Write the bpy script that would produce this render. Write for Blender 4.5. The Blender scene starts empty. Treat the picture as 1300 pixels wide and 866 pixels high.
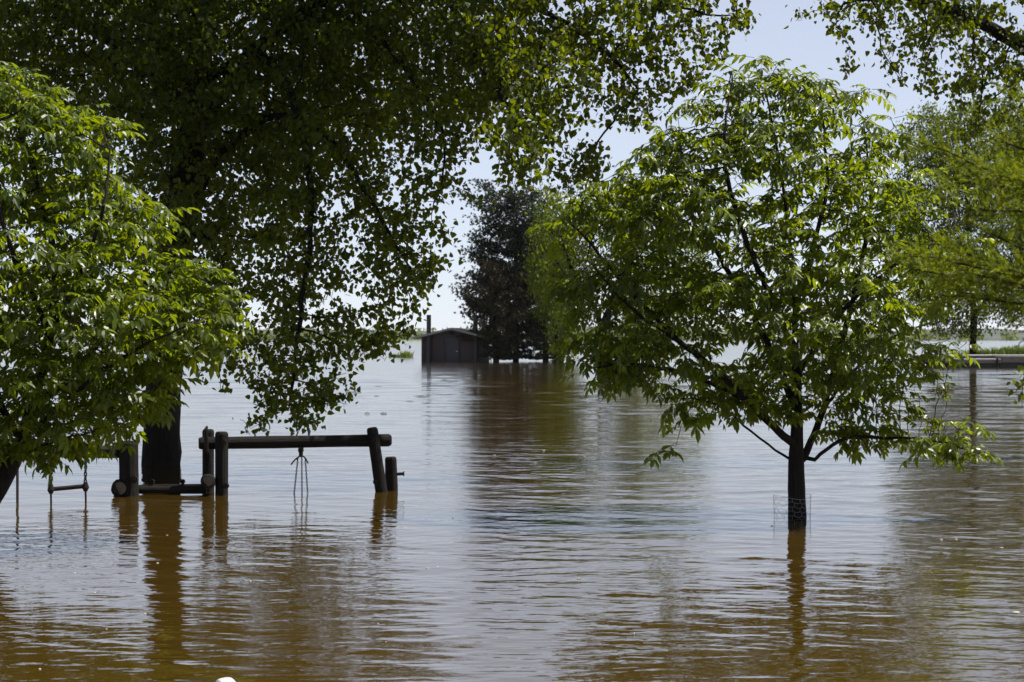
import bpy, bmesh, math, random
import numpy as np
from mathutils import Vector, Matrix

R = math.radians
random.seed(7)
rng = np.random.default_rng(11)
sc = bpy.context.scene
col = sc.collection

# ------------------------------------------------------------------ camera, sky, sun, exposure
CAM_H = 1.9                       # metres above the flood water
FPX = 2528.0                      # focal length in pixels of the 1300 px wide photograph (70 mm)
cam_d = bpy.data.cameras.new('camera')
cam = bpy.data.objects.new('camera', cam_d)
col.objects.link(cam)
cam_d.lens = 70.0
cam_d.sensor_width = 36.0
cam_d.clip_start = 0.1
cam_d.clip_end = 20000
cam.location = (0, 0, CAM_H)
cam.rotation_euler = (R(90 - 0.068), 0, 0)
cam_d.dof.use_dof = True
cam_d.dof.focus_distance = 22.0
cam_d.dof.aperture_fstop = 6.3
sc.camera = cam

SUN_EL, SUN_AZ = 60.0, 82.0       # azimuth clockwise from the viewing direction (+Y)
world = bpy.data.worlds.new('World')
sc.world = world
world.use_nodes = True
wn = world.node_tree
wn.nodes.clear()
sky = wn.nodes.new('ShaderNodeTexSky')
sky.sky_type = 'NISHITA'
sky.sun_disc = False
sky.sun_elevation = R(SUN_EL)
sky.sun_rotation = R(SUN_AZ)
sky.air_density = 0.6
sky.dust_density = 0.1
sky.ozone_density = 2.0
bg = wn.nodes.new('ShaderNodeBackground')
bg.inputs['Strength'].default_value = 0.0555
wo = wn.nodes.new('ShaderNodeOutputWorld')
# summer haze: a pale veil that thins with height above the horizon, the same all round
wtc = wn.nodes.new('ShaderNodeTexCoord')
wsep = wn.nodes.new('ShaderNodeSeparateXYZ')
wabs = wn.nodes.new('ShaderNodeMath'); wabs.operation = 'ABSOLUTE'
winv = wn.nodes.new('ShaderNodeMath'); winv.operation = 'SUBTRACT'; winv.inputs[0].default_value = 1.0
wpow = wn.nodes.new('ShaderNodeMath'); wpow.operation = 'POWER'; wpow.inputs[1].default_value = 1.7
wmul = wn.nodes.new('ShaderNodeMath'); wmul.operation = 'MULTIPLY_ADD'; wmul.inputs[1].default_value = 0.5; wmul.inputs[2].default_value = 0.15
veil = wn.nodes.new('ShaderNodeMix')
wn.links.new(wtc.outputs['Generated'], wsep.inputs[0])
wn.links.new(wsep.outputs['Z'], wabs.inputs[0])
wn.links.new(wabs.outputs[0], winv.inputs[1])
wn.links.new(winv.outputs[0], wpow.inputs[0])
wn.links.new(wpow.outputs[0], wmul.inputs[0])
veil.data_type = 'RGBA'
wn.links.new(wmul.outputs[0], veil.inputs['Factor'])
veil.inputs['B'].default_value = (8.0, 8.2, 9.1, 1)
wn.links.new(sky.outputs[0], veil.inputs['A'])
wn.links.new(veil.outputs['Result'], bg.inputs[0])
wn.links.new(bg.outputs[0], wo.inputs[0])

sun_d = bpy.data.lights.new('sun', 'SUN')
sun_d.energy = 5.0
sun_d.angle = R(0.53)
sun_d.color = (1.0, 0.95, 0.86)
sun = bpy.data.objects.new('sun', sun_d)
col.objects.link(sun)
sdir = Vector((math.sin(R(SUN_AZ)) * math.cos(R(SUN_EL)), math.cos(R(SUN_AZ)) * math.cos(R(SUN_EL)), math.sin(R(SUN_EL))))
sun.rotation_euler = (-sdir).to_track_quat('-Z', 'Y').to_euler()
sun.location = sdir * 60

vs = sc.view_settings
vs.view_transform = 'Standard'
vs.look = 'None'
vs.exposure = 1.06
vs.gamma = 1.0
vs.use_curve_mapping = False
sc.cycles.use_denoising = True
sc.cycles.max_bounces = 7
sc.cycles.diffuse_bounces = 3
sc.cycles.transparent_max_bounces = 8


# ------------------------------------------------------------------ helpers
def W(px, py, d):
    """a point of the place, surveyed as bearing + distance from the tripod"""
    return np.array([(px - 650.0) / FPX * d, d, CAM_H + (430.0 - py) / FPX * d])


def nodes_of(m):
    m.use_nodes = True
    nt = m.node_tree
    nt.nodes.clear()
    return nt, nt.nodes, nt.links


def mat_noise(name, c1, c2, scale=6.0, rough=0.7, stretch=(1, 1, 1), bump=0.0, detail=6, spec=0.4, metallic=0.0, c3=None):
    m = bpy.data.materials.new(name)
    nt, n, l = nodes_of(m)
    out = n.new('ShaderNodeOutputMaterial')
    p = n.new('ShaderNodeBsdfPrincipled')
    tc = n.new('ShaderNodeTexCoord')
    mp = n.new('ShaderNodeMapping')
    mp.inputs['Scale'].default_value = stretch
    nz = n.new('ShaderNodeTexNoise')
    nz.inputs['Scale'].default_value = scale
    nz.inputs['Detail'].default_value = detail
    nz.inputs['Roughness'].default_value = 0.65
    rp = n.new('ShaderNodeValToRGB')
    rp.color_ramp.elements[0].position = 0.32
    rp.color_ramp.elements[1].position = 0.68
    rp.color_ramp.elements[0].color = (*c1, 1)
    rp.color_ramp.elements[1].color = (*c2, 1)
    if c3:
        e = rp.color_ramp.elements.new(0.8)
        e.color = (*c3, 1)
    l.new(tc.outputs['Object'], mp.inputs[0])
    l.new(mp.outputs[0], nz.inputs['Vector'])
    l.new(nz.outputs['Fac'], rp.inputs[0])
    l.new(rp.outputs[0], p.inputs['Base Color'])
    p.inputs['Roughness'].default_value = rough
    p.inputs['Specular IOR Level'].default_value = spec
    p.inputs['Metallic'].default_value = metallic
    if bump:
        b = n.new('ShaderNodeBump')
        b.inputs['Strength'].default_value = 0.8
        b.inputs['Distance'].default_value = bump
        l.new(nz.outputs['Fac'], b.inputs['Height'])
        l.new(b.outputs[0], p.inputs['Normal'])
    l.new(p.outputs[0], out.inputs[0])
    return m


def mat_leaf(name, dark, light, trans, tfac=0.35, rough=0.42, spec=0.5):
    """leaf: glossy upper skin over a thin, light-passing blade; per-leaf tint attribute"""
    m = bpy.data.materials.new(name)
    nt, n, l = nodes_of(m)
    out = n.new('ShaderNodeOutputMaterial')
    p = n.new('ShaderNodeBsdfPrincipled')
    t = n.new('ShaderNodeBsdfTranslucent')
    mx = n.new('ShaderNodeMixShader')
    at = n.new('ShaderNodeAttribute')
    at.attribute_name = 'tint'
    mc = n.new('ShaderNodeMix')
    mc.data_type = 'RGBA'
    mc.inputs['A'].default_value = (*dark, 1)
    mc.inputs['B'].default_value = (*light, 1)
    l.new(at.outputs['Fac'], mc.inputs['Factor'])
    l.new(mc.outputs['Result'], p.inputs['Base Color'])
    p.inputs['Roughness'].default_value = rough
    p.inputs['Specular IOR Level'].default_value = spec
    mt = n.new('ShaderNodeMix')
    mt.data_type = 'RGBA'
    mt.inputs['A'].default_value = (trans[0] * 0.75, trans[1] * 0.8, trans[2] * 0.8, 1)
    mt.inputs['B'].default_value = (trans[0] * 1.25, trans[1] * 1.15, trans[2], 1)
    l.new(at.outputs['Fac'], mt.inputs['Factor'])
    l.new(mt.outputs['Result'], t.inputs['Color'])
    mx.inputs['Fac'].default_value = tfac
    l.new(p.outputs[0], mx.inputs[1])
    l.new(t.outputs[0], mx.inputs[2])
    l.new(mx.outputs[0], out.inputs[0])
    return m


def mesh_np(name, verts, faces, mat, tint=None, smooth=False):
    """faces: list of (M,k) int arrays"""
    me = bpy.data.meshes.new(name)
    verts = np.ascontiguousarray(verts, dtype=np.float32)
    me.vertices.add(len(verts))
    me.vertices.foreach_set('co', verts.ravel())
    faces = [np.asarray(f, dtype=np.int32) for f in faces if len(f)]
    loops = np.concatenate([f.ravel() for f in faces])
    counts = np.concatenate([np.full(len(f), f.shape[1], dtype=np.int32) for f in faces])
    starts = np.concatenate([[0], np.cumsum(counts)[:-1]]).astype(np.int32)
    me.loops.add(len(loops))
    me.loops.foreach_set('vertex_index', loops)
    me.polygons.add(len(counts))
    me.polygons.foreach_set('loop_start', starts)
    me.polygons.foreach_set('use_smooth', np.full(len(counts), smooth))
    if tint is not None:
        a = me.attributes.new('tint', 'FLOAT', 'POINT')
        a.data.foreach_set('value', np.ascontiguousarray(tint, dtype=np.float32))
    me.update(calc_edges=True)
    me.validate()
    if mat:
        me.materials.append(mat)
    return me


def tag(o, label=None, cat=None, group=None, kind=None):
    if label:
        o['label'] = label
    if cat:
        o['category'] = cat
    if group:
        o['group'] = group
    if kind:
        o['kind'] = kind
    return o


def thing(name, loc, label, cat, group=None, rz=0.0):
    o = bpy.data.objects.new(name, None)
    o.empty_display_size = 0.2
    col.objects.link(o)
    o.location = loc
    o.rotation_euler = (0, 0, rz)
    return tag(o, label, cat, group)


def obj(name, me, parent=None):
    o = bpy.data.objects.new(name, me)
    col.objects.link(o)
    o.parent = parent
    return o


class MB:
    """collects shapes into one mesh"""
    def __init__(self):
        self.v, self.f = [], []

    def add(self, v, f):
        k = len(self.v)
        self.v += [tuple(p) for p in v]
        self.f += [tuple(i + k for i in q) for q in f]

    def box(self, c, s, rot=None):
        hx, hy, hz = s[0] / 2, s[1] / 2, s[2] / 2
        b = min(hx, hy, hz) * 0.12
        bm = bmesh.new()
        bmesh.ops.create_cube(bm, size=1.0)
        bmesh.ops.scale(bm, vec=(2 * hx, 2 * hy, 2 * hz), verts=bm.verts)
        bmesh.ops.bevel(bm, geom=list(bm.edges), offset=b, segments=1, affect='EDGES')
        bm.verts.ensure_lookup_table()
        M = Matrix.Translation(Vector(c)) @ (rot.to_4x4() if rot else Matrix.Identity(4))
        self.add([M @ v.co for v in bm.verts], [[v.index for v in f.verts] for f in bm.faces])
        bm.free()

    def tube(self, pts, rad, n=8, cap=True):
        v, f = tube_arrays(np.array(pts, float), np.broadcast_to(np.array(rad, float), (len(pts),)), n)
        v = [tuple(p) for p in v]
        f = [tuple(q) for q in f]
        if cap:
            f.append(tuple(range(n - 1, -1, -1)))
            k = len(v) - n
            f.append(tuple(range(k, k + n)))
        self.add(v, f)

    def build(self, name, mat, parent=None, off=(0, 0, 0), smooth=False):
        me = bpy.data.meshes.new(name)
        v = [(p[0] - off[0], p[1] - off[1], p[2] - off[2]) for p in self.v]
        me.from_pydata(v, [], self.f)
        if smooth:
            me.polygons.foreach_set('use_smooth', [True] * len(me.polygons))
        me.materials.append(mat)
        me.update()
        return obj(name, me, parent)


def norm(a):
    return a / np.maximum(np.linalg.norm(a, axis=-1, keepdims=True), 1e-9)


def tube_arrays(pts, rad, n, bumpy=0.0):
    m = len(pts)
    t = np.zeros_like(pts)
    t[1:-1] = pts[2:] - pts[:-2]
    t[0] = pts[1] - pts[0]
    t[-1] = pts[-1] - pts[-2]
    t = norm(t)
    ref = np.array([0.31, 0.83, 0.46]) if abs(np.dot(norm(pts[-1] - pts[0]), [0.31, 0.83, 0.46])) < 0.8 else np.array([0.9, -0.2, 0.38])
    u = norm(np.cross(t, ref))
    w = np.cross(t, u)
    a = np.arange(n) * 2 * np.pi / n
    rr = rad[:, None] * (1 + (bumpy * rng.normal(size=(m, n)) if bumpy else 0))
    v = pts[:, None, :] + rr[:, :, None] * (np.cos(a)[None, :, None] * u[:, None, :] + np.sin(a)[None, :, None] * w[:, None, :])
    i = np.arange(m - 1)[:, None] * n
    j = np.arange(n)[None, :]
    j2 = (j + 1) % n
    f = np.stack([i + j, i + j2, i + n + j2, i + n + j], axis=-1).reshape(-1, 4)
    return v.reshape(-1, 3), f


def log_mesh(p0, p1, r0, r1, n=14, seed=0):
    """a peeled round timber: rounded ends, checks and slight unevenness"""
    g = np.random.default_rng(seed)
    p0, p1 = np.array(p0, float), np.array(p1, float)
    L = np.linalg.norm(p1 - p0)
    k = max(6, int(L / 0.12))
    s = np.concatenate([[0, 0.012, 0.035], np.linspace(0.09, L - 0.09, k), [L - 0.035, L - 0.012, L]]) / L
    pts = p0[None] + (p1 - p0)[None] * s[:, None]
    rad = (r0 + (r1 - r0) * s)
    rad = rad * (1 + 0.025 * np.sin(s * L * 5 + g.uniform(0, 6)) + 0.012 * g.normal(size=len(s)))
    rad[0] *= 0.72; rad[1] *= 0.9; rad[-1] *= 0.72; rad[-2] *= 0.9
    v, f = tube_arrays(pts, rad, n)
    prof = 1 + 0.03 * g.normal(size=n)
    prof[g.integers(0, n)] -= 0.10
    prof[g.integers(0, n)] -= 0.07
    ax = np.repeat(pts, n, axis=0)
    v = ax + (v - ax) * np.tile(prof, len(pts))[:, None]
    f = [tuple(q) for q in f]
    f.append(tuple(range(n - 1, -1, -1)))
    b = len(v) - n
    f.append(tuple(range(b, b + n)))
    return v, f


# ------------------------------------------------------------------ materials
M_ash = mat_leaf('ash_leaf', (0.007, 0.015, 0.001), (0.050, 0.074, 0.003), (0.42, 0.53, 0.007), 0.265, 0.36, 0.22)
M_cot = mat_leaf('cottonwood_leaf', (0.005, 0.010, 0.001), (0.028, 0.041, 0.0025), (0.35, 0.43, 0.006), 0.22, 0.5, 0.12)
M_mid = mat_leaf('distant_leaf', (0.011, 0.024, 0.002), (0.046, 0.068, 0.005), (0.30, 0.38, 0.008), 0.28, 0.5, 0.15)
M_shrub = mat_leaf('shrub_leaf', (0.07, 0.095, 0.018), (0.12, 0.15, 0.03), (0.22, 0.28, 0.03), 0.3, 0.5, 0.3)
M_pine = mat_leaf('pine_needle', (0.007, 0.013, 0.005), (0.022, 0.030, 0.009), (0.03, 0.04, 0.01), 0.08, 0.55, 0.3)
M_pineb = mat_leaf('juniper_needle', (0.012, 0.012, 0.004), (0.038, 0.030, 0.009), (0.04, 0.036, 0.01), 0.08, 0.55, 0.3)
M_cyp = mat_leaf('cypress_needle', (0.040, 0.062, 0.004), (0.080, 0.102, 0.007), (0.30, 0.36, 0.010), 0.34, 0.5, 0.15)
M_grass = mat_leaf('grass_blade', (0.06, 0.10, 0.015), (0.11, 0.15, 0.03), (0.22, 0.29, 0.03), 0.3, 0.5, 0.3)
M_bark = mat_noise('grey_brown_bark', (0.007, 0.0056, 0.0045), (0.022, 0.017, 0.014), 9, 0.9, (6, 6, 1), 0.012, spec=0.12)
M_bark2 = mat_noise('furrowed_cottonwood_bark', (0.0055, 0.005, 0.0042), (0.018, 0.015, 0.012), 5, 0.92, (6, 6, 0.9), 0.05, spec=0.12)
M_log = mat_noise('weathered_wet_timber', (0.004, 0.0035, 0.003), (0.012, 0.010, 0.008), 7, 0.75, (9, 9, 1.2), 0.014, c3=(0.035, 0.030, 0.025), spec=0.12)
M_logx = mat_noise('weathered_timber_along', (0.004, 0.0035, 0.003), (0.012, 0.010, 0.008), 7, 0.75, (1.2, 9, 9), 0.014, c3=(0.038, 0.032, 0.027), spec=0.12)
M_endg = mat_noise('sawn_log_end', (0.04, 0.032, 0.024), (0.085, 0.068, 0.052), 14, 0.85)
M_steel = mat_noise('rusty_steel', (0.010, 0.009, 0.0085), (0.028, 0.022, 0.018), 30, 0.55, metallic=0.6, spec=0.12)
M_wire = mat_noise('galvanised_wire', (0.20, 0.21, 0.23), (0.34, 0.35, 0.38), 30, 0.45, metallic=0.7)
M_wall = mat_noise('brown_textured_concrete', (0.032, 0.025, 0.023), (0.047, 0.036, 0.034), 9, 0.9, bump=0.01)
M_wallside = M_wall
M_roof = mat_noise('shed_roof', (0.16, 0.15, 0.145), (0.23, 0.22, 0.21), 6, 0.8)
M_door = mat_noise('dark_steel_door', (0.014, 0.013, 0.016), (0.020, 0.018, 0.022), 4, 0.5)
M_stack = mat_noise('black_vent_pipe', (0.006, 0.007, 0.009), (0.011, 0.012, 0.015), 5, 0.5)
M_deck = mat_noise('bleached_dock_boards', (0.26, 0.25, 0.24), (0.40, 0.39, 0.37), 5, 0.8, (1, 8, 1))
M_fascia = mat_noise('dock_fascia', (0.065, 0.058, 0.055), (0.12, 0.11, 0.10), 3, 0.8, (1, 1, 6))
M_float = mat_noise('dark_dock_float', (0.014, 0.013, 0.012), (0.03, 0.028, 0.026), 5, 0.7)
M_white = mat_noise('white_plastic', (0.38, 0.39, 0.40), (0.50, 0.50, 0.51), 20, 0.35)
M_greyp = mat_noise('grey_plastic_base', (0.09, 0.085, 0.085), (0.15, 0.14, 0.14), 60, 0.6)
M_scrap = mat_noise('pale_drift_scrap', (0.30, 0.26, 0.20), (0.52, 0.48, 0.41), 40, 0.8)
M_stick = mat_noise('drift_wood', (0.06, 0.045, 0.035), (0.14, 0.11, 0.085), 20, 0.85)
M_orange = mat_noise('terracotta_roof', (0.36, 0.17, 0.10), (0.45, 0.23, 0.14), 4, 0.9)
M_cream = mat_noise('cream_house_wall', (0.55, 0.51, 0.44), (0.65, 0.61, 0.54), 4, 0.9)
M_glass = mat_noise('window_glass', (0.02, 0.025, 0.03), (0.03, 0.035, 0.04), 3, 0.1)
M_bank = mat_noise('grassy_bank', (0.055, 0.085, 0.022), (0.12, 0.15, 0.04), 1.2, 0.95, bump=0.05)


def make_water_mat():
    m = bpy.data.materials.new('muddy_flood_water')
    nt, n, l = nodes_of(m)
    out = n.new('ShaderNodeOutputMaterial')
    df = n.new('ShaderNodeBsdfDiffuse')            # light scattered back by the silt
    gl = n.new('ShaderNodeBsdfGlossy')             # mirror of the surface
    wp = n.new('ShaderNodeTexCoord')
    ws = n.new('ShaderNodeSeparateXYZ')
    wr = n.new('ShaderNodeMapRange')               # wind-ruffled, hence rougher, out on the open lake
    wr.inputs['From Min'].default_value = 40.0
    wr.inputs['From Max'].default_value = 130.0
    wr.inputs['To Min'].default_value = 0.03
    wr.inputs['To Max'].default_value = 0.08
    l.new(wp.outputs['Object'], ws.inputs[0])
    l.new(ws.outputs['Y'], wr.inputs['Value'])
    l.new(wr.outputs[0], gl.inputs['Roughness'])
    fr = n.new('ShaderNodeFresnel')
    fr.inputs['IOR'].default_value = 1.333
    mxs = n.new('ShaderNodeMixShader')
    fp = n.new('ShaderNodeMath')                   # a little more mirror than clean water: reflection boosted to brighten the surface
    fp.operation = 'POWER'
    fp.inputs[1].default_value = 0.64
    l.new(fr.outputs[0], fp.inputs[0])
    l.new(fp.outputs[0], mxs.inputs[0])
    l.new(df.outputs[0], mxs.inputs[1])
    l.new(gl.outputs[0], mxs.inputs[2])
    tc = n.new('ShaderNodeTexCoord')
    nz = n.new('ShaderNodeTexNoise')
    nz.inputs['Scale'].default_value = 0.12
    nz.inputs['Detail'].default_value = 3
    mx = n.new('ShaderNodeMix')
    mx.data_type = 'RGBA'
    mx.inputs['A'].default_value = (0.050, 0.0285, 0.0035, 1)
    mx.inputs['B'].default_value = (0.044, 0.027, 0.0035, 1)
    l.new(tc.outputs['Object'], nz.inputs['Vector'])
    l.new(nz.outputs['Fac'], mx.inputs['Factor'])
    l.new(mx.outputs['Result'], df.inputs['Color'])
    # capillary ripples, finer than the modelled waves
    n2 = n.new('ShaderNodeTexNoise')
    n2.inputs['Scale'].default_value = 9.0
    n2.inputs['Detail'].default_value = 2.0
    mp = n.new('ShaderNodeMapping')
    mp.inputs['Scale'].default_value = (0.55, 1.0, 1.0)
    l.new(tc.outputs['Object'], mp.inputs[0])
    l.new(mp.outputs[0], n2.inputs['Vector'])
    b = n.new('ShaderNodeBump')
    b.inputs['Strength'].default_value = 0.4
    b.inputs['Distance'].default_value = 0.010
    l.new(n2.outputs['Fac'], b.inputs['Height'])
    n3 = n.new('ShaderNodeTexNoise')
    n3.inputs['Scale'].default_value = 1.6
    n3.inputs['Detail'].default_value = 3.0
    mp3 = n.new('ShaderNodeMapping')
    mp3.inputs['Scale'].default_value = (0.5, 1.0, 1.0)
    l.new(tc.outputs['Object'], mp3.inputs[0])
    l.new(mp3.outputs[0], n3.inputs['Vector'])
    b3 = n.new('ShaderNodeBump')
    b3.inputs['Strength'].default_value = 0.2
    b3.inputs['Distance'].default_value = 0.03
    l.new(n3.outputs['Fac'], b3.inputs['Height'])
    l.new(b3.outputs[0], b.inputs['Normal'])
    l.new(b.outputs[0], gl.inputs['Normal'])
    l.new(b.outputs[0], fr.inputs['Normal'])
    l.new(mxs.outputs[0], out.inputs[0])
    return m


M_water = make_water_mat()


# ------------------------------------------------------------------ water: one sheet out to the far shore, waves as geometry
def build_water():
    v = np.concatenate([np.arange(560, 175, -0.85), np.arange(175, 16, -0.45), np.geomspace(16, 2.35, 40)])      # rows, dense near, sparse far
    d = FPX * CAM_H / v
    d = np.concatenate([[-30, -10, 0, 3, 6], d])
    u = np.linspace(-0.42, 0.42, 380)
    X = u[None, :] * np.maximum(d, 26.0)[:, None]
    near = np.maximum(d, 26.0)[:, None]
    far_blow = 1 + np.clip((d - 150) / 600, 0, 2.5)[:, None]
    X = np.clip(X * far_blow, -2550, 2550)
    Y = np.repeat(d[:, None], len(u), axis=1)
    Z = np.zeros_like(X)
    g = np.random.default_rng(5)
    dd = np.abs(np.gradient(d))[:, None]                    # row spacing
    wx = X + 0.35 * np.sin(Y * 0.31 + 1.3) + 0.2 * np.sin(Y * 0.83 + X * 0.4)
    wy = Y + 0.30 * np.sin(X * 0.37 + 0.7) + 0.18 * np.sin(X * 1.1 - Y * 0.23)
    calm = (np.sin(X * 0.33 + 0.6 * np.sin(Y * 0.11)) + np.sin(Y * 0.21 + X * 0.13 + 2.0) + np.sin(X * 0.81 - Y * 0.37 + 1.0) * 0.6)
    calm = np.clip(0.78 + 0.13 * calm, 0.45, 1.1)
    for i in range(72):
        lam = float(np.exp(g.uniform(math.log(0.10), math.log(2.2))))
        ang = g.normal(0, R(44 if lam < 0.7 else 28))
        k = 2 * np.pi / lam
        slope = 0.0118 * (lam / 0.3) ** -0.42
        amp = slope / k
        fade = np.clip(lam / (dd * 1.2) - 0.4, 0, 1)
        e1, e2 = g.uniform(0.05, 0.16, 2) * k
        env = np.clip(0.42 + 0.8 * np.sin(e1 * 0.5 * wx + g.uniform(0, 6.28)) * np.sin(e2 * wy + 0.2 * e1 * wx + g.uniform(0, 6.28)), 0, 1.3)
        ph = np.sin(k * (wx * math.sin(ang) + wy * math.cos(ang)) + g.uniform(0, 6.28))
        Z += amp * fade * env * (2 * ((ph + 1) / 2) ** 2.0 - 0.75)      # crests sharper than troughs
    wind = np.clip((d - 28) / 60, 0, 1)[:, None]           # sheltered among the trees, ruffled on the open lake
    for i in range(34):                                    # longer wavelets raised by the breeze out there
        lam = float(np.exp(g.uniform(math.log(0.8), math.log(5.0))))
        ang = g.normal(0, R(30))
        k = 2 * np.pi / lam
        fade = np.clip(lam / (dd * 1.1) - 0.4, 0, 1)
        env = np.clip(0.5 + 0.7 * np.sin(0.05 * k * wx + g.uniform(0, 6.28)) * np.sin(0.09 * k * wy + g.uniform(0, 6.28)), 0, 1.2)
        Z += np.clip((d - 22) / 40, 0, 1)[:, None] * 0.0085 / k * fade * env * np.sin(k * (wx * math.sin(ang) + wy * math.cos(ang)) + g.uniform(0, 6.28))
    Z *= np.maximum(calm, 0.75 * wind) * (1 + 0.9 * wind)
    Z[:4] = 0
    nr, nc = X.shape
    idx = np.arange(nr * nc).reshape(nr, nc)
    f = np.stack([idx[:-1, :-1], idx[:-1, 1:], idx[1:, 1:], idx[1:, :-1]], axis=-1).reshape(-1, 4)
    me = mesh_np('water', np.stack([X, Y, Z], axis=-1).reshape(-1, 3), [f], M_water, smooth=True)
    o = obj('water', me)
    tag(o, 'brown muddy flood water with fine ripples reaching the far shore', 'water', kind='structure')


build_water()


# ------------------------------------------------------------------ far shore
def hills_mat():
    return mat_noise('hill_pasture_and_woods', (0.016, 0.030, 0.018), (0.060, 0.062, 0.040), 0.012, 0.95, (1, 1, 3), 0, 8)


def build_hills():
    g = np.random.default_rng(3)
    xs = np.linspace(-2600, 2600, 420)
    ys = np.linspace(1980, 3000, 26)
    X, Y = np.meshgrid(xs, ys)
    t = (Y - 1980) / 1020
    crest = 15 + 3.5 * np.sin(xs * 0.004 + 1) + 2.5 * np.sin(xs * 0.011) + 1.2 * np.sin(xs * 0.031 + 2)
    Z = -1.5 + crest[None, :] * np.clip(t * 1.6, 0, 1) ** 0.8
    Z += (g.normal(size=Z.shape) * 0.5 + 0.9 * np.sin(X * 0.07 + Y * 0.02) * np.sin(X * 0.023)) * np.clip(t * 4, 0, 1)
    idx = np.arange(X.size).reshape(X.shape)
    f = np.stack([idx[:-1, :-1], idx[:-1, 1:], idx[1:, 1:], idx[1:, :-1]], axis=-1).reshape(-1, 4)
    o = obj('hills', mesh_np('hills', np.stack([X, Y, Z], -1).reshape(-1, 3), [f], hills_mat(), smooth=True))
    tag(o, 'low green and tan hills along the far shore', 'hills', kind='structure')
    # the wood along the waterline, one far mass of crowns
    V, F, T = [], [], []
    k = 0
    for i in range(900):
        x = g.uniform(-1500, 1500)
        y = g.uniform(1985, 2080) if i < 620 else g.uniform(2250, 2500)
        base = 0.0 if i < 620 else 10.0
        h = g.uniform(4, 9) if i < 620 else g.uniform(2.5, 5)
        n = 26
        c = np.array([x, y, base + h * 0.5])
        p = g.normal(size=(n, 3))
        p = norm(p) * g.uniform(0.5, 1.0, (n, 1)) * np.array([h * 0.8, h * 0.6, h * 0.55]) + c
        s = h * 0.28
        q = g.normal(size=(n, 3, 3)) * s
        V.append((p[:, None, :] + q).reshape(-1, 3))
        T.append(np.repeat(g.uniform(0, 1, n), 3))
        F.append(np.arange(n * 3).reshape(n, 3) + k)
        k += n * 3
    o = obj('far_woodland', mesh_np('far_woodland', np.concatenate(V), [np.concatenate(F)], M_mid, np.concatenate(T)))
    tag(o, 'dark green woodland lining the far shore', 'woodland', kind='stuff')


build_hills()


def build_far_house():
    c = W(487, 431.0, 1500)
    b = Vector((c[0], c[1], 0))
    t = thing('house', b, 'small cream house with orange roof on the far shore', 'house')
    m = MB(); m.box((0, 0, 2.2), (8.4, 6, 4.6)); m.build('wall', M_cream, t)
    m = MB()
    m.add([(-5, -3.6, 4.3), (5, -3.6, 4.3), (5, 3.6, 4.3), (-5, 3.6, 4.3), (-4.2, 0, 6.6), (4.2, 0, 6.6)],
          [(0, 1, 5, 4), (2, 3, 4, 5), (1, 2, 5), (3, 0, 4), (3, 2, 1, 0)])
    m.build('roof', M_orange, t)
    for x in (-2.4, 0.2, 2.6):
        m = MB(); m.box((x, -3.02, 2.6), (1.1, 0.12, 1.4)); m.build('window', M_glass, t)
    # the spit of land it stands on
    V = []
    n = 24
    for ring, (rr, z) in enumerate(((60, -0.5), (45, 0.6), (20, 1.0))):
        for i in range(n):
            a = i * 2 * math.pi / n
            V.append((b.x - 10 + rr * 1.6 * math.cos(a), b.y + rr * 0.5 * math.sin(a), z - 0.8 * (ring == 0)))
    F = []
    for r_ in range(2):
        for i in range(n):
            F.append((r_ * n + i, r_ * n + (i + 1) % n, (r_ + 1) * n + (i + 1) % n, (r_ + 1) * n + i))
    F.append(tuple(range(2 * n, 3 * n)))
    m = MB(); m.add(V, F)
    o = m.build('shore_ground', M_bank)
    tag(o, 'low green point of land on the far shore', 'ground', kind='structure')


build_far_house()


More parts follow.
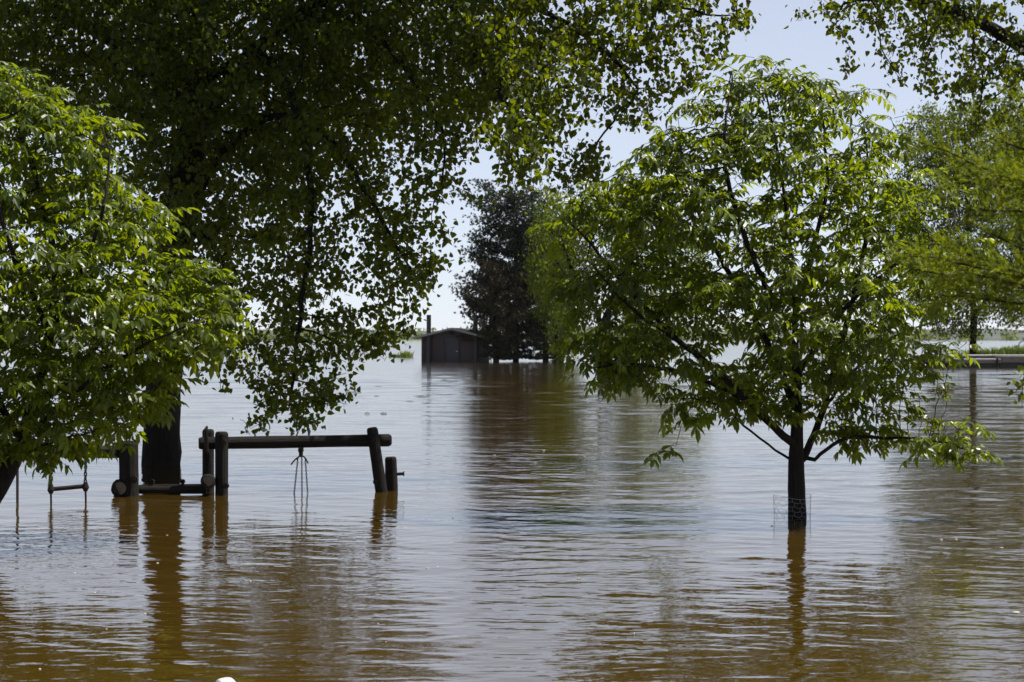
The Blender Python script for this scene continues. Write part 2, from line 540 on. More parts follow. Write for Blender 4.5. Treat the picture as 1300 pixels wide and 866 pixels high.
# ------------------------------------------------------------------ shed (vault toilet) standing in the water
def build_shed():
    c = W(574, 459.3, 164)
    t = thing('shed', (c[0], c[1], 0), 'brown flooded shed with gabled roof and two black vent pipes', 'shed', rz=R(-6.2))
    hw, dep, ze, zr = 2.46, 5.2, 2.02, 2.64
    # gabled shell (front at y=0)
    m = MB()
    pr = [(-hw, -1.2), (hw, -1.2), (hw, ze), (0, zr), (-hw, ze)]
    V = [(x, 0, z) for x, z in pr] + [(x, dep, z) for x, z in pr]
    F = [(0, 1, 2, 3, 4), (9, 8, 7, 6, 5)] + [((i + 1) % 5, i, i + 5, (i + 1) % 5 + 5) for i in range(5)]
    m.add(V, F)
    wall = m.build('wall', M_wall, t)
    for s in (-1, 1):
        m = MB()
        m.box((s * (hw + 0.004), -0.015, 0.4), (0.16, 0.16, 3.3))
        m.build('corner_trim', M_wall, wall)
    # roof: two slabs with overhang
    oh, th = 0.70, 0.11
    sl = (zr - ze) / hw
    for s in (-1, 1):
        m = MB()
        x1 = s * (hw + oh)
        z1 = zr + 0.05 - sl * (hw + oh)
        V = []
        for y in (-0.62, dep + 0.5):
            V += [(0, y, zr + 0.05), (x1, y, z1), (x1, y, z1 + th), (0, y, zr + 0.05 + th)]
        F = [(0, 1, 2, 3), (7, 6, 5, 4), (0, 4, 5, 1), (1, 5, 6, 2), (2, 6, 7, 3), (3, 7, 4, 0)]
        m.add(V, F)
        ro = m.build('roof_slope', M_roof, t)
        m = MB()
        m.add([(0, -0.66, zr), (x1, -0.66, z1 - 0.05), (x1, -0.66, z1 + th + 0.01), (0, -0.66, zr + 0.06 + th),
               (0, -0.623, zr), (x1, -0.623, z1 - 0.05), (x1, -0.623, z1 + th + 0.01), (0, -0.623, zr + 0.06 + th)],
              [(0, 1, 2, 3), (7, 6, 5, 4), (0, 4, 5, 1), (1, 5, 6, 2), (2, 6, 7, 3)])
        m.build('bargeboard', M_roof, ro)
    dx = 0.02
    m = MB(); m.box((dx, -0.03, 0.98), (1.02, 0.07, 2.06)); door = m.build('door', M_door, t)
    m = MB()
    for s in (-1, 1):
        m.box((dx + s * 0.56, -0.04, 0.99), (0.09, 0.10, 2.16))
    m.box((dx, -0.04, 2.055), (1.03, 0.10, 0.09))
    m.build('door_frame', M_stack, door)
    m = MB(); m.box((dx + 0.38, -0.10, 0.86), (0.14, 0.08, 0.10)); m.build('handle', M_wire, door)
    m = MB()
    for k in range(4):
        m.box((0.0, -0.05, 2.26 + k * 0.055), (0.42, 0.07, 0.035), Matrix.Rotation(R(25), 3, 'X'))
    m.build('gable_vent', M_stack, t)
    for x in (-1.9, 1.98):
        m = MB()
        m.tube([(x, -0.28, -0.9), (x, -0.28, 1.5), (x, -0.28, 3.86)], 0.185, 16)
        st = m.build('vent_pipe', M_stack, t, smooth=False)
        for z in (0.8, 1.75):
            m = MB()
            m.box((x, -0.15, z), (0.46, 0.30, 0.05))
            m.build('pipe_bracket', M_steel, st)
    for y in (1.3, 2.9):
        m = MB(); m.box((-hw - 0.01, y, 1.55), (0.05, 0.7, 0.34)); w = m.build('window', M_glass, t)
        m = MB(); m.box((-hw - 0.02, y, 1.35), (0.12, 0.84, 0.05)); m.build('sill', M_wall, w)


build_shed()


def build_rail():
    c = W(619, 457.8, 172)
    t = thing('handrail', (c[0], c[1], 0), 'thin grey handrail in the water between shed and pines', 'railing')
    for x, h in ((-0.42, 1.0), (0.0, 1.05), (0.30, 0.72)):
        m = MB(); m.tube([(x, 0, -0.8), (x, 0, h)], 0.035, 8); m.build('post', M_steel, t)
    m = MB(); m.tube([(-0.05, 0, 0.74), (0.45, 0, 0.72), (0.75, 0, 0.70)], 0.045, 8); m.build('rail', M_steel, t)


build_rail()


# ------------------------------------------------------------------ dock with bank on the right
def build_dock():
    d = 133.0
    x0 = W(1186, 466, d)[0]
    xm = W(1271, 466, d)[0]
    x1 = W(1480, 466, d)[0]
    t = thing('dock', (x0, d, 0), 'long pale floating dock at the right with dark underside', 'dock')
    def seg(a, b, z0, z1, y0, y1, name, mat, par):
        m = MB(); m.box(((a + b) / 2 - x0, (y0 + y1) / 2, (z0 + z1) / 2), (b - a, y1 - y0, z1 - z0)); return m.build(name, mat, par)
    # gangway rail/back deck (bright) and front landing
    k = 0
    x = x0 - 0.9
    while x < x1:
        seg(x, x + 0.56, 0.72, 0.80, 1.9, 4.6, 'deck_board', M_deck, t)
        x += 0.59
        k += 1
    seg(x0 - 0.8, x1, 0.30, 0.70, 2.1, 4.4, 'deck_frame', M_fascia, t)
    seg(x0, xm, 0.50, 0.56, 0.0, 1.86, 'landing', M_deck, t)
    seg(x0 + 0.02, xm - 0.02, 0.26, 0.496, -0.06, 1.8, 'fascia', M_fascia, t)
    seg(xm + 0.03, x1, 0.30, 0.74, -0.02, 1.86, 'end_panel', M_fascia, t)
    seg(x0 + 0.15, xm - 0.1, -0.3, 0.25, 0.12, 1.7, 'float', M_float, t)
    seg(xm - 0.05, x1, -0.3, 0.29, 0.2, 4.2, 'float', M_float, t)
    seg(x0 - 0.75, xm - 0.1, -0.3, 0.29, 2.3, 4.2, 'float', M_float, t)
    for x in (x0 + 0.6, xm - 0.3, xm + 3.0):
        m = MB(); m.tube([(x - x0, -0.16, -0.8), (x - x0, -0.16, 0.62)], 0.07, 8); m.build('pile', M_steel, t)


build_dock()


def build_bank():
    V, F = [], []
    n = 40
    c = W(1345, 447, 150)
    g = random.Random(4)
    for ring, (rr, z) in enumerate(((1.0, -0.6), (0.86, 0.30), (0.6, 0.80), (0.25, 0.95))):
        for i in range(n):
            a = i * 2 * math.pi / n
            q = rr * (1 + 0.06 * math.sin(3 * a) + 0.03 * g.uniform(-1, 1))
            V.append((c[0] + 9.0 * q * math.cos(a), c[1] + 6.5 * q * math.sin(a), z))
    for r_ in range(3):
        for i in range(n):
            F.append((r_ * n + i, r_ * n + (i + 1) % n, (r_ + 1) * n + (i + 1) % n, (r_ + 1) * n + i))
    F.append(tuple(range(3 * n, 4 * n)))
    m = MB(); m.add(V, F)
    o = m.build('bank', M_bank, smooth=True)
    tag(o, 'low grassy bank behind the dock', 'bank', kind='structure')
    grass(c[0], c[1], 8.0, 5.4, 0.85, 4200, 0.35, 0.75, 'grass', 'bright green grass growing on the bank behind the dock', stuff=True)


def grass(cx, cy, rx, ry, z, n, h0, h1, name, label, stuff=False, cat='grass', group=None, w=0.05):
    g = np.random.default_rng(int(abs(cx * 10)) + n)
    a = g.uniform(0, 6.283, n)
    r = np.sqrt(g.uniform(0, 1, n))
    p = np.stack([cx + rx * r * np.cos(a), cy + ry * r * np.sin(a), np.full(n, z) - 0.55 * r ** 2 * (z > 0.2)], -1)
    h = g.uniform(h0, h1, n)[:, None]
    lean = g.normal(0, 0.28, (n, 3)); lean[:, 2] = 0
    side = norm(np.stack([g.normal(size=n), g.normal(size=n), np.zeros(n)], -1)) * w
    up = np.array([0, 0, 1.0])
    v = np.stack([p - side - up * 0.3, p + side - up * 0.3, p + side * 0.7 + up * h * 0.6 + lean * h * 0.5, p - side * 0.7 + up * h * 0.6 + lean * h * 0.5, p + up * h + lean * h * 1.3], 1)
    b = np.arange(n)[:, None] * 5
    q = b + np.array([[0, 1, 2, 3]])
    t3 = b + np.array([[3, 2, 4]])
    me = mesh_np(name, v.reshape(-1, 3), [q, t3], M_grass, np.repeat(g.uniform(0, 1, n), 5))
    o = obj(name, me)
    tag(o, label, cat, group, 'stuff' if stuff else None)
    return o


build_bank()
c = W(500, 452, 205)
grass(c[0], c[1], 0.55, 0.4, 0, 60, 0.2, 0.45, 'reed_clump', 'faint sparse reed clump in the water, farther from the shed', cat='reeds', group='reeds by the shed')
c = W(515, 452, 205)
grass(c[0], c[1], 0.75, 0.5, 0, 140, 0.3, 0.75, 'reed_clump', 'taller pale green reed clump in the water nearest the shed', cat='reeds', group='reeds by the shed')


# ------------------------------------------------------------------ trees
def resample(poly, step):
    poly = np.array(poly, float)
    # Catmull-Rom for an organic line
    P = np.vstack([2 * poly[0] - poly[1], poly, 2 * poly[-1] - poly[-2]])
    out = []
    for i in range(1, len(P) - 2):
        p0, p1, p2, p3 = P[i - 1], P[i], P[i + 1], P[i + 2]
        n = max(1, int(round(np.linalg.norm(p2 - p1) / step)))
        for k in range(n):
            t = k / n
            out.append(0.5 * (2 * p1 + (p2 - p0) * t + (2 * p0 - 5 * p1 + 4 * p2 - p3) * t * t + (3 * p1 - p0 - 3 * p2 + p3) * t ** 3))
    out.append(P[-2])
    return np.array(out)


def grow(polys, A, step, dk, iters=120, bias=(0, 0, 0), jit=0.18, seed=0):
    g = np.random.default_rng(seed)
    P, par = [], []
    for k, poly in enumerate(polys):
        q = resample(poly, step)
        if k == 0:
            P = list(q)
            par = [-1] + list(range(len(q) - 1))
        else:
            arr = np.array(P)
            j = int(np.argmin(np.linalg.norm(arr - q[0], axis=1)))
            for p in q[1:]:
                P.append(p + g.normal(0, step * 0.06, 3))
                par.append(j)
                j = len(P) - 1
    init = len(P)
    P = np.array(P)
    D = np.linalg.norm(A[:, None, :] - P[None], axis=2)
    near = D.argmin(1)
    dist = D.min(1)
    alive = dist > dk
    kids = {}
    bias = np.array(bias, float)
    chunks = [P]
    allP = P
    for it in range(iters):
        idx = np.nonzero(alive)[0]
        if len(idx) == 0:
            break
        un, inv = np.unique(near[idx], return_inverse=True)
        dirs = np.zeros((len(un), 3))
        np.add.at(dirs, inv, norm(A[idx] - allP[near[idx]]))
        dirs = norm(dirs)
        dirs = norm(dirs + bias + g.normal(0, jit, dirs.shape))
        new, npar = [], []
        for j, dv in zip(un, dirs):
            q = allP[j] + dv * step
            ks = kids.setdefault(int(j), [])
            if len(ks) >= 4 or any(np.sum((q - w) ** 2) < (0.45 * step) ** 2 for w in ks):
                # stuck: drop its farthest claim
                sel = idx[near[idx] == j]
                alive[sel[np.argmin(dist[sel])]] = False
                continue
            ks.append(q)
            new.append(q)
            npar.append(int(j))
        if not new:
            continue
        new = np.array(new)
        base = len(allP)
        allP = np.vstack([allP, new])
        par += npar
        D = np.linalg.norm(A[idx][:, None, :] - new[None], axis=2)
        dm = D.min(1)
        am = D.argmin(1) + base
        better = dm < dist[idx]
        ii = idx[better]
        dist[ii] = dm[better]
        near[ii] = am[better]
        alive &= dist > dk
    return allP, np.array(par), init


def radii(P, par, rbase, rtip):
    n = len(P)
    tips = np.zeros(n)
    haskid = np.zeros(n, bool)
    haskid[par[par >= 0]] = True
    tips[~haskid] = 1
    for i in range(n - 1, 0, -1):
        tips[par[i]] += tips[i]
    e = math.log(max(tips[0], 2)) / math.log(rbase / rtip)
    return rtip * np.maximum(tips, 1) ** (1 / e), tips, haskid


def branch_meshes(P, par, rad, tips, init, mat, limb_r, flare=0.0, bumpy=0.0, sides=10):
    """returns (trunk arrays, list of limb arrays)"""
    n = len(P)
    main = np.full(n, -1)
    best = np.zeros(n)
    for i in range(1, n):
        if tips[i] > best[par[i]]:
            best[par[i]] = tips[i]
            main[par[i]] = i
    starts = [0] + [i for i in range(1, n) if main[par[i]] != i]
    order = {}
    groups = {0: []}
    for s in starts:
        chain = [s]
        while main[chain[-1]] >= 0:
            chain.append(main[chain[-1]])
        if s == 0:
            gid = 0
        else:
            pg = order[par[s]]
            gid = (s if (pg == 0 and rad[s] > limb_r) else pg)
        for c in chain:
            order[c] = gid
        pts = P[chain]
        rr = rad[chain].copy()
        if s != 0:
            pts = np.vstack([P[par[s]], pts])
            rr = np.concatenate([[min(rad[par[s]] * 0.9, rr[0] * 1.25)], rr])
        if len(pts) < 2:
            continue
        # taper runs smoothly between forks
        if len(rr) > 4:
            k = np.ones(3) / 3
            for _ in range(2):
                rr[1:-1] = np.convolve(rr, k, 'valid')
        if s == 0 and flare:
            h = pts[:, 2]
            rr = rr * (1 + flare * np.exp(-np.clip(h + 0.2, 0, None) / 0.35))
        ns = sides if rr[0] > limb_r * 2 else (6 if rr[0] > limb_r * 0.5 else 3)
        groups.setdefault(gid, []).append(tube_arrays(pts, rr, ns, bumpy if s == 0 else 0))
    out = []
    for gid in groups:
        V, F, k = [], [], 0
        for v, f in groups[gid]:
            V.append(v); F.append(f + k); k += len(v)
        if V:
            out.append((np.concatenate(V), np.concatenate(F)))
    return out


def clump(p, s, seed):
    """smooth pseudo-noise in [-1,1]"""
    g = np.random.default_rng(seed)
    v = np.zeros(len(p))
    for i in range(9):
        k = norm(g.normal(size=3)) * g.uniform(0.7, 1.8) / s * 2 * np.pi * 0.5
        v += np.sin(p @ k + g.uniform(0, 6.28))
    return v / 4.0


def rows_cloud(rows, d, n, seed, dscale=0.9, dmax=9, thin=-0.35, cs=0.6, ragged=0.16):
    """points filling a crown whose width is known per height: round in plan"""
    g = np.random.default_rng(seed)
    ys = np.array([r[0] for r in rows], float); xl = np.array([r[1] for r in rows], float); xr = np.array([r[2] for r in rows], float)
    out = []
    while sum(len(o) for o in out) < n:
        y = g.uniform(ys[0], ys[-1], n * 3)
        l = np.interp(y, ys, xl); r = np.interp(y, ys, xr)
        x = g.uniform(xl.min(), xr.max(), n * 3)
        u = (x - (l + r) / 2) / ((r - l) / 2)
        q3 = np.stack([(x - 650) / FPX * d, np.sign(u) * 3.0, CAM_H + (430 - y) / FPX * d], -1)
        lim = 0.93 + ragged * clump(q3, 0.5, seed + 5)
        ok = np.abs(u) < np.clip(lim, 0.4, 1.12)
        u = np.clip(u, -1, 1)
        x, y, u, l, r = x[ok], y[ok], u[ok], l[ok], r[ok]
        hw = np.minimum((r - l) / 2 / FPX * d * dscale, dmax)
        dz = g.uniform(-1, 1, len(x)) * hw * np.sqrt(1 - u ** 2)
        # favour the outer shell
        rr = np.sqrt(u ** 2 + (dz / np.maximum(hw, 1e-6)) ** 2)
        keep = g.uniform(0, 1, len(x)) < 0.35 + 0.65 * rr ** 1.5
        p = np.stack([(x - 650) / FPX * d, d + dz, CAM_H + (430 - y) / FPX * d], -1)[keep]
        p = p[clump(p, cs, seed) > thin]
        out.append(p)
    return np.concatenate(out)[:n]


def lobes_cloud(lobes, dens, seed, thin=-0.35, cs=0.9, core=0):
    """lobes: (px,py,rx,ry,d,rd metres[,density])"""
    g = np.random.default_rng(seed)
    out = []
    for lb in lobes:
        px, py, rx, ry, d, rd = lb[:6]
        k = lb[6] if len(lb) > 6 else 1.0
        a, b = rx / FPX * d, ry / FPX * d
        n = int(4.19 * a * b * rd * dens * k) + 3
        p = norm(g.normal(size=(n, 3))) * g.uniform(0.05, 1, (n, 1)) ** (1 / 2.6)
        p = p * np.array([a, rd, b]) + W(px, py, d)
        if core and len(out) < core:                       # the heavy middle of the crown has few gaps
            p = p[clump(p, cs, seed) > -0.9]
        else:
            p = p[clump(p, cs, seed) > thin]
        out.append(p)
    return np.concatenate(out)


# ---- leaf shapes
def leaflet(base, dirv, nrm, L, w, fold=0.22, curl=0.25):
    dirv, nrm = norm(np.array(dirv, float)), np.array(nrm, float)
    side = norm(np.cross(nrm, dirv))
    nrm = np.cross(dirv, side)
    def pt(t, s, up):
        return np.array(base) + dirv * (t * L) + side * (s * w / 2) + nrm * (up * w - curl * L * t * t)
    v = [pt(0, 0, 0), pt(0.28, -0.86, fold), pt(0.30, 0, 0), pt(0.28, 0.86, fold), pt(0.66, -0.92, fold), pt(0.68, 0, 0), pt(0.66, 0.92, fold), pt(1, 0, -0.02)]
    q = [(1, 4, 5, 2), (2, 5, 6, 3)]
    t = [(0, 1, 2), (0, 2, 3), (4, 7, 5), (5, 7, 6)]
    return v, q, t


def compound_leaf(seed):
    """pinnate leaf: drooping rachis with five to seven leaflets"""
    g = np.random.default_rng(seed)
    V, Q, T = [], [], []
    Lr = g.uniform(0.17, 0.25)
    def rach(s):
        return np.array([s * Lr, 0.02 * math.sin(s * 3 + seed), -0.30 * Lr * s * s])
    def addl(b, dv, nv, L, w):
        v, q, t = leaflet(b, dv, nv, L, w, g.uniform(0.12, 0.28), g.uniform(0.12, 0.42))
        k = len(V)
        V.extend(v); Q.extend([tuple(i + k for i in a) for a in q]); T.extend([tuple(i + k for i in a) for a in t])
    pairs = [0.55, 0.95] if seed % 2 else [0.40, 0.68, 0.97]
    for s in pairs:
        for sd in (-1, 1):
            a = R(g.uniform(42, 66))
            dv = np.array([math.cos(a), sd * math.sin(a), -g.uniform(0.25, 0.75)])
            addl(rach(s), dv, (g.uniform(-0.2, 0.2), g.uniform(-0.25, 0.25) - 0.2 * sd, 1), g.uniform(0.105, 0.15), g.uniform(0.044, 0.060))
    addl(rach(1.0), (1, g.uniform(-0.2, 0.2), -g.uniform(0.45, 0.9)), (0, g.uniform(-0.2, 0.2), 1), g.uniform(0.13, 0.165), g.uniform(0.052, 0.066))
    # rachis, a slim three-sided stalk
    pts = np.array([rach(s) for s in (0, 0.6, 1.0)])
    v, f = tube_arrays(pts, np.array([0.0035, 0.0028, 0.0015]), 3)
    k = len(V)
    V.extend(list(v)); Q.extend([tuple(int(i) + k for i in a) for a in f])
    return np.array(V), np.array(Q), np.array(T)


def deltoid_leaf(seed):
    """cottonwood leaf on a short petiole"""
    g = np.random.default_rng(seed)
    w = g.uniform(0.075, 0.10)
    L = w * g.uniform(1.0, 1.2)
    f = g.uniform(-0.15, 0.2)
    pet = 0.05
    v = [(0, 0, 0), (0.12 * L, -0.46 * w, f * 0.45 * w), (0.56 * L, -0.36 * w, f * 0.36 * w), (L, 0, -0.08 * L),
         (0.56 * L, 0.36 * w, f * 0.36 * w), (0.12 * L, 0.46 * w, f * 0.45 * w)]
    Q = [(0, 1, 2, 3), (0, 3, 4, 5)]
    return np.array(v), np.array(Q), np.zeros((0, 3), int)


def simple_leaf(seed):
    g = np.random.default_rng(seed)
    L, w = 0.17, 0.11
    v = [(0, 0, 0), (0.4 * L, -w / 2, 0.02), (L, 0, -0.02), (0.45 * L, w / 2, 0.02)]
    return np.array(v), np.array([(0, 1, 2, 3)]), np.zeros((0, 3), int)


def frames(dirv, up):
    x = norm(dirv)
    y = norm(np.cross(up, x))
    z = np.cross(x, y)
    return np.stack([x, y, z], axis=2)          # columns


def in_view(p, m=0.0):
    u = p[:, 0] / p[:, 1] * FPX + 650
    v = 430 - (p[:, 2] - CAM_H) / p[:, 1] * FPX
    return (u > -m) & (u < 1300 + m) & (v > -m) & (v < 866 + m) & (p[:, 1] > 1)


def foliage(tree, base, pos, Rm, scale, templates, mat, tint, n_single, name='crown', depth_bias=None):
    """joined crown mesh + the nearest n_single leaves as leaf objects of their own"""
    n = len(pos)
    vid = rng.integers(0, len(templates), n)
    single = np.zeros(n, bool)
    if n_single:
        ok = in_view(pos, -10)
        dd = np.where(ok, pos[:, 1], 1e9)
        single[np.argsort(dd)[:n_single]] = True
        single &= ok
    V, Q, T, TI = [], [], [], []
    k = 0
    for t, (tv, tq, tt) in enumerate(templates):
        sel = np.nonzero((vid == t) & ~single)[0]
        if not len(sel):
            continue
        vv = np.einsum('nij,vj->nvi', Rm[sel], tv) * scale[sel][:, None, None] + pos[sel][:, None, :] - np.array(base)
        m = len(tv)
        off = (np.arange(len(sel)) * m + k)[:, None, None]
        V.append(vv.reshape(-1, 3))
        if len(tq):
            Q.append((tq[None] + off).reshape(-1, 4))
        if len(tt):
            T.append((tt[None] + off).reshape(-1, 3))
        TI.append(np.repeat(tint[sel], m))
        k += len(sel) * m
    me = mesh_np(name, np.concatenate(V), [np.concatenate(Q) if Q else [], np.concatenate(T) if T else []], mat, np.concatenate(TI))
    crown = tag(obj(name, me, tree), kind='stuff')
    if n_single:
        lib = []
        for t, (tv, tq, tt) in enumerate(templates):
            for q in range(3):
                lib.append(mesh_np('leaf', tv, [tq, tt], mat, np.full(len(tv), 0.2 + 0.3 * q)))
        for i in np.nonzero(single)[0]:
            o = obj('leaf', lib[vid[i] * 3 + min(2, int(tint[i] * 3))], crown)
            M = Matrix([[float(a) for a in row] for row in Rm[i]]).to_4x4()
            o.matrix_local = Matrix.Translation(Vector((pos[i] - np.array(base)).tolist())) @ M @ Matrix.Scale(float(scale[i]), 4)
    return crown


def wood(tree, base, P, par, rad, tips, init, mat, limb_r, flare, bumpy=0.0, sides=10):
    gs = branch_meshes(P, par, rad, tips, init, mat, limb_r, flare, bumpy, sides)
    trunk = obj('trunk', mesh_np('trunk', gs[0][0] - np.array(base), [gs[0][1]], mat, smooth=True), tree)
    for v, f in gs[1:]:
        obj('branch', mesh_np('branch', v - np.array(base), [f], mat, smooth=True), trunk)


def ash_tree(name, label, cat, polys, A, rbase, step, dk, seed, leaf_tip=(3, 5), n_single=300, along=0.5, group=None):
    g = np.random.default_rng(seed)
    P, par, init = grow(polys, A, step, dk, seed=seed, bias=(0, 0, 0.10), jit=0.22)
    rad, tips, haskid = radii(P, par, rbase, 0.0032)
    base = np.array([P[0][0], P[0][1], 0.0])
    t = thing(name, tuple(base), label, cat, group)
    wood(t, base, P, par, rad, tips, init, M_bark, 0.010, 0.25, 0.02, 12)
    dirs = np.zeros_like(P)
    dirs[1:] = norm(P[1:] - P[par[1:]])
    pos, dv = [], []
    ax = np.array([0, 0, 1.0])
    for i in range(init // 3, len(P)):
        if P[i, 2] < 0.35:
            continue
        if not haskid[i]:
            k = g.integers(leaf_tip[0], leaf_tip[1] + 1)
        elif tips[i] <= 5 and g.random() < along:
            k = 1 + (g.random() < 0.4)
        else:
            continue
        a0 = g.uniform(0, 6.28)
        for q in range(k):
            a = a0 + q * 6.283 / max(k, 1) + g.normal(0, 0.25)
            rad_v = np.array([math.cos(a), math.sin(a), 0.0])
            d = rad_v * 1.0 + dirs[i] * 0.45 + ax * g.uniform(-0.35, 0.45)
            pos.append(P[i] + g.normal(0, 0.02, 3)); dv.append(d)
    pos, dv = np.array(pos), np.array(dv)
    up = np.tile(ax, (len(pos), 1)) + g.normal(0, 0.22, (len(pos), 3))
    foliage(t, base, pos, frames(dv, up), g.uniform(0.42, 0.98, len(pos)), [compound_leaf(s) for s in range(16)], M_ash,
            np.clip(g.normal(0.42, 0.28, len(pos)), 0, 1), n_single)
    return len(pos)


def cottonwood(name, label, polys, A, rbase, step, dk, seed, per=8, n_single=300, mat=None, bark=None, templ=deltoid_leaf, spread=0.16, scale=(0.8, 1.15), limb_r=0.03, rtip=0.004, maxtips=5):
    g = np.random.default_rng(seed)
    P, par, init = grow(polys, A, step, dk, seed=seed, jit=0.25, bias=(0, 0, -0.05), iters=200)
    rad, tips, haskid = radii(P, par, rbase, rtip)
    base = np.array([P[0][0], P[0][1], 0.0])
    t = thing(name, tuple(base), label, 'tree')
    wood(t, base, P, par, rad, tips, init, bark or M_bark2, limb_r, 0.18, 0.03, 16)
    ids = np.nonzero((tips <= maxtips) & (np.arange(len(P)) >= init))[0]
    rep = np.repeat(ids, g.integers(max(1, per - 3), per + 4, len(ids)))
    pp = P[par[rep]]
    s = g.uniform(0, 1, (len(rep), 1))
    pos = pp + (P[rep] - pp) * s + g.normal(0, spread, (len(rep), 3)) * np.array([1, 1, 0.8])
    dv = np.array([0, 0, -0.75]) + g.normal(0, 0.55, (len(rep), 3))
    up = g.normal(size=(len(rep), 3)) + np.array([0, 0, 0.5])
    ok = pos[:, 2] > 0.25
    pos, dv, up = pos[ok], dv[ok], up[ok]
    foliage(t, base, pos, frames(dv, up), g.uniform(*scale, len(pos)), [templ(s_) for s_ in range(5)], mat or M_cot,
            np.clip(g.normal(0.45, 0.27, len(pos)), 0, 1), n_single)
    return len(pos), len(P)


# ---- the young tree standing in the water, right of centre
D1 = 21.2
rows = [(62, 922, 950), (85, 905, 985), (110, 880, 1070), (140, 845, 1120), (180, 808, 1155), (220, 770, 1190), (260, 738, 1215),
        (310, 725, 1240), (360, 722, 1245), (400, 715, 1240), (440, 720, 1205), (470, 735, 1175), (500, 830, 1160), (520, 890, 1130)]
A = rows_cloud(rows, D1, 1950, 21, 0.75, 1.8, 0.0, 0.44, 0.34)
A = np.concatenate([A, lobes_cloud([(1160, 552, 90, 24, D1 - 0.2, 0.35), (1215, 572, 38, 14, D1 - 0.3, 0.25), (1095, 545, 45, 30, D1, 0.5), (848, 571, 20, 5, D1, 0.15, 2),
                                    (885, 522, 38, 20, D1 - 0.3, 0.4), (775, 470, 55, 22, D1, 0.4), (745, 440, 40, 25, D1 - .2, .4), (725, 290, 40, 26, D1 + .3, .5, .5), (760, 345, 55, 24, D1 - .3, .5, .5), (722, 378, 30, 22, D1, .4, .5), (785, 245, 36, 18, D1 + .2, .4, .5), (935, 500, 60, 22, D1 + 0.3, 0.5), (1235, 575, 22, 9, D1 - .3, .2), (930, 92, 16, 24, D1 - .2, .2, 1.2), (1010, 105, 16, 20, D1, .2, 1.2), (1085, 118, 26, 16, D1 + .4, .25, 1.0), (890, 118, 14, 18, D1 + .3, .2, 1.0), (965, 78, 10, 14, D1 + .2, .15, 1.5)], 130, 22, -2)])
w = lambda x, y, o=0.0: W(x, y, D1 + o)
polys = [
    [w(1013, 700), w(1012, 650), w(1011, 610), w(1011, 575), w(1012, 520), w(1010, 450), w(1008, 380), w(1002, 300), w(990, 210), w(975, 130)],
    [w(1004, 584), w(975, 565), w(945, 540), w(920, 518), w(890, 508), w(850, 505)],
    [w(1015, 590), w(1030, 560, 0.1), w(1045, 520, 0.2), w(1062, 460, 0.3), w(1085, 370, 0.5), w(1105, 260, 0.6), w(1095, 150, .6)],
    [w(1028, 590), w(1050, 570, -0.1), w(1078, 556, -0.2), w(1130, 556, -0.25), w(1190, 560, -0.3), w(1230, 572, -0.3)],
    [w(1010, 566), w(975, 535, -0.2), w(935, 495, -0.4), w(870, 440, -0.6), w(800, 390, -0.7), w(745, 330, -0.6)],
    [w(1011, 520), w(985, 460, 0.3), w(950, 390, 0.6), w(905, 310, 0.8), w(870, 220, 0.9), w(860, 150, .8)],
    [w(1011, 480), w(1040, 430, -0.4), w(1095, 370, -0.8), w(1160, 320, -0.9), w(1210, 290, -0.8)],
    [w(1010, 450), w(980, 380, -0.5), w(945, 300, -0.8), w(920, 200, -0.7), w(930, 90, -0.3)],
    [w(1008, 400), w(1030, 320, -0.4), w(1050, 230, -0.4), w(1040, 120, -0.2)],
    [w(960, 515, -0.3), w(880, 478, -0.1), w(800, 462, 0), w(740, 470, 0)],
    [w(880, 512), w(865, 540), w(858, 566)],
    [w(870, 440, -.6), w(800, 370, 0), w(750, 310, .2), w(720, 280, .3)],
    [w(1045, 520, 0.2), w(1085, 470, 0.5), w(1130, 430, 0.8), w(1180, 410, 0.8)],
]
print('right tree leaves', ash_tree('young_tree', 'young round-crowned tree with black trunk in the water, wire guard round its base', 'tree', polys, A, 0.088, 0.095, 0.10, 31,
                                    group='young trees with drooping compound leaves'))

# ---- the same kind of tree at the left edge
D2 = 18.5
rows = [(75, -75, 12), (110, -140, 70), (150, -190, 148), (180, -215, 166), (240, -245, 195), (300, -260, 230), (350, -270, 262),
        (400, -280, 300), (430, -280, 298), (460, -280, 240), (500, -280, 210), (535, -270, 196), (562, -250, 160), (580, -150, 118)]
A = rows_cloud(rows, D2, 2100, 41, 0.70, 1.8, -0.6, 0.45)
w = lambda x, y, o=0.0: W(x, y, D2 + o)
polys = [
    [w(-45, 720), w(-22, 655), w(5, 608), w(28, 560), w(45, 500), w(62, 430), w(70, 340), w(50, 240), w(20, 150)],
    [w(28, 560), w(70, 520, -0.3), w(130, 470, -0.6), w(200, 430, -0.8), w(250, 410, -0.8)],
    [w(40, 520), w(90, 480, 0.3), w(150, 400, 0.5), w(200, 340, 0.5)],
    [w(15, 590), w(55, 566, -0.3), w(100, 552, -0.5), w(135, 542, -0.6)],
    [w(62, 430), w(100, 350, -0.5), w(130, 270, -0.6), w(140, 190, -0.4)],
    [w(28, 560), w(-20, 480, -0.3), w(-80, 380, -0.6), w(-120, 250, -0.6)],
    [w(62, 420), w(20, 330, -0.8), w(-10, 230, -0.9), w(-20, 120, -0.5)],
    [w(10, 600), w(-80, 540), w(-170, 480), w(-220, 420)],
]
print('left tree leaves', ash_tree('young_tree', 'bright green leafy tree leaning in at the left edge', 'tree', polys, A, 0.085, 0.095, 0.10, 43, leaf_tip=(4, 5), along=0.5,
                                   group='young trees with drooping compound leaves'))

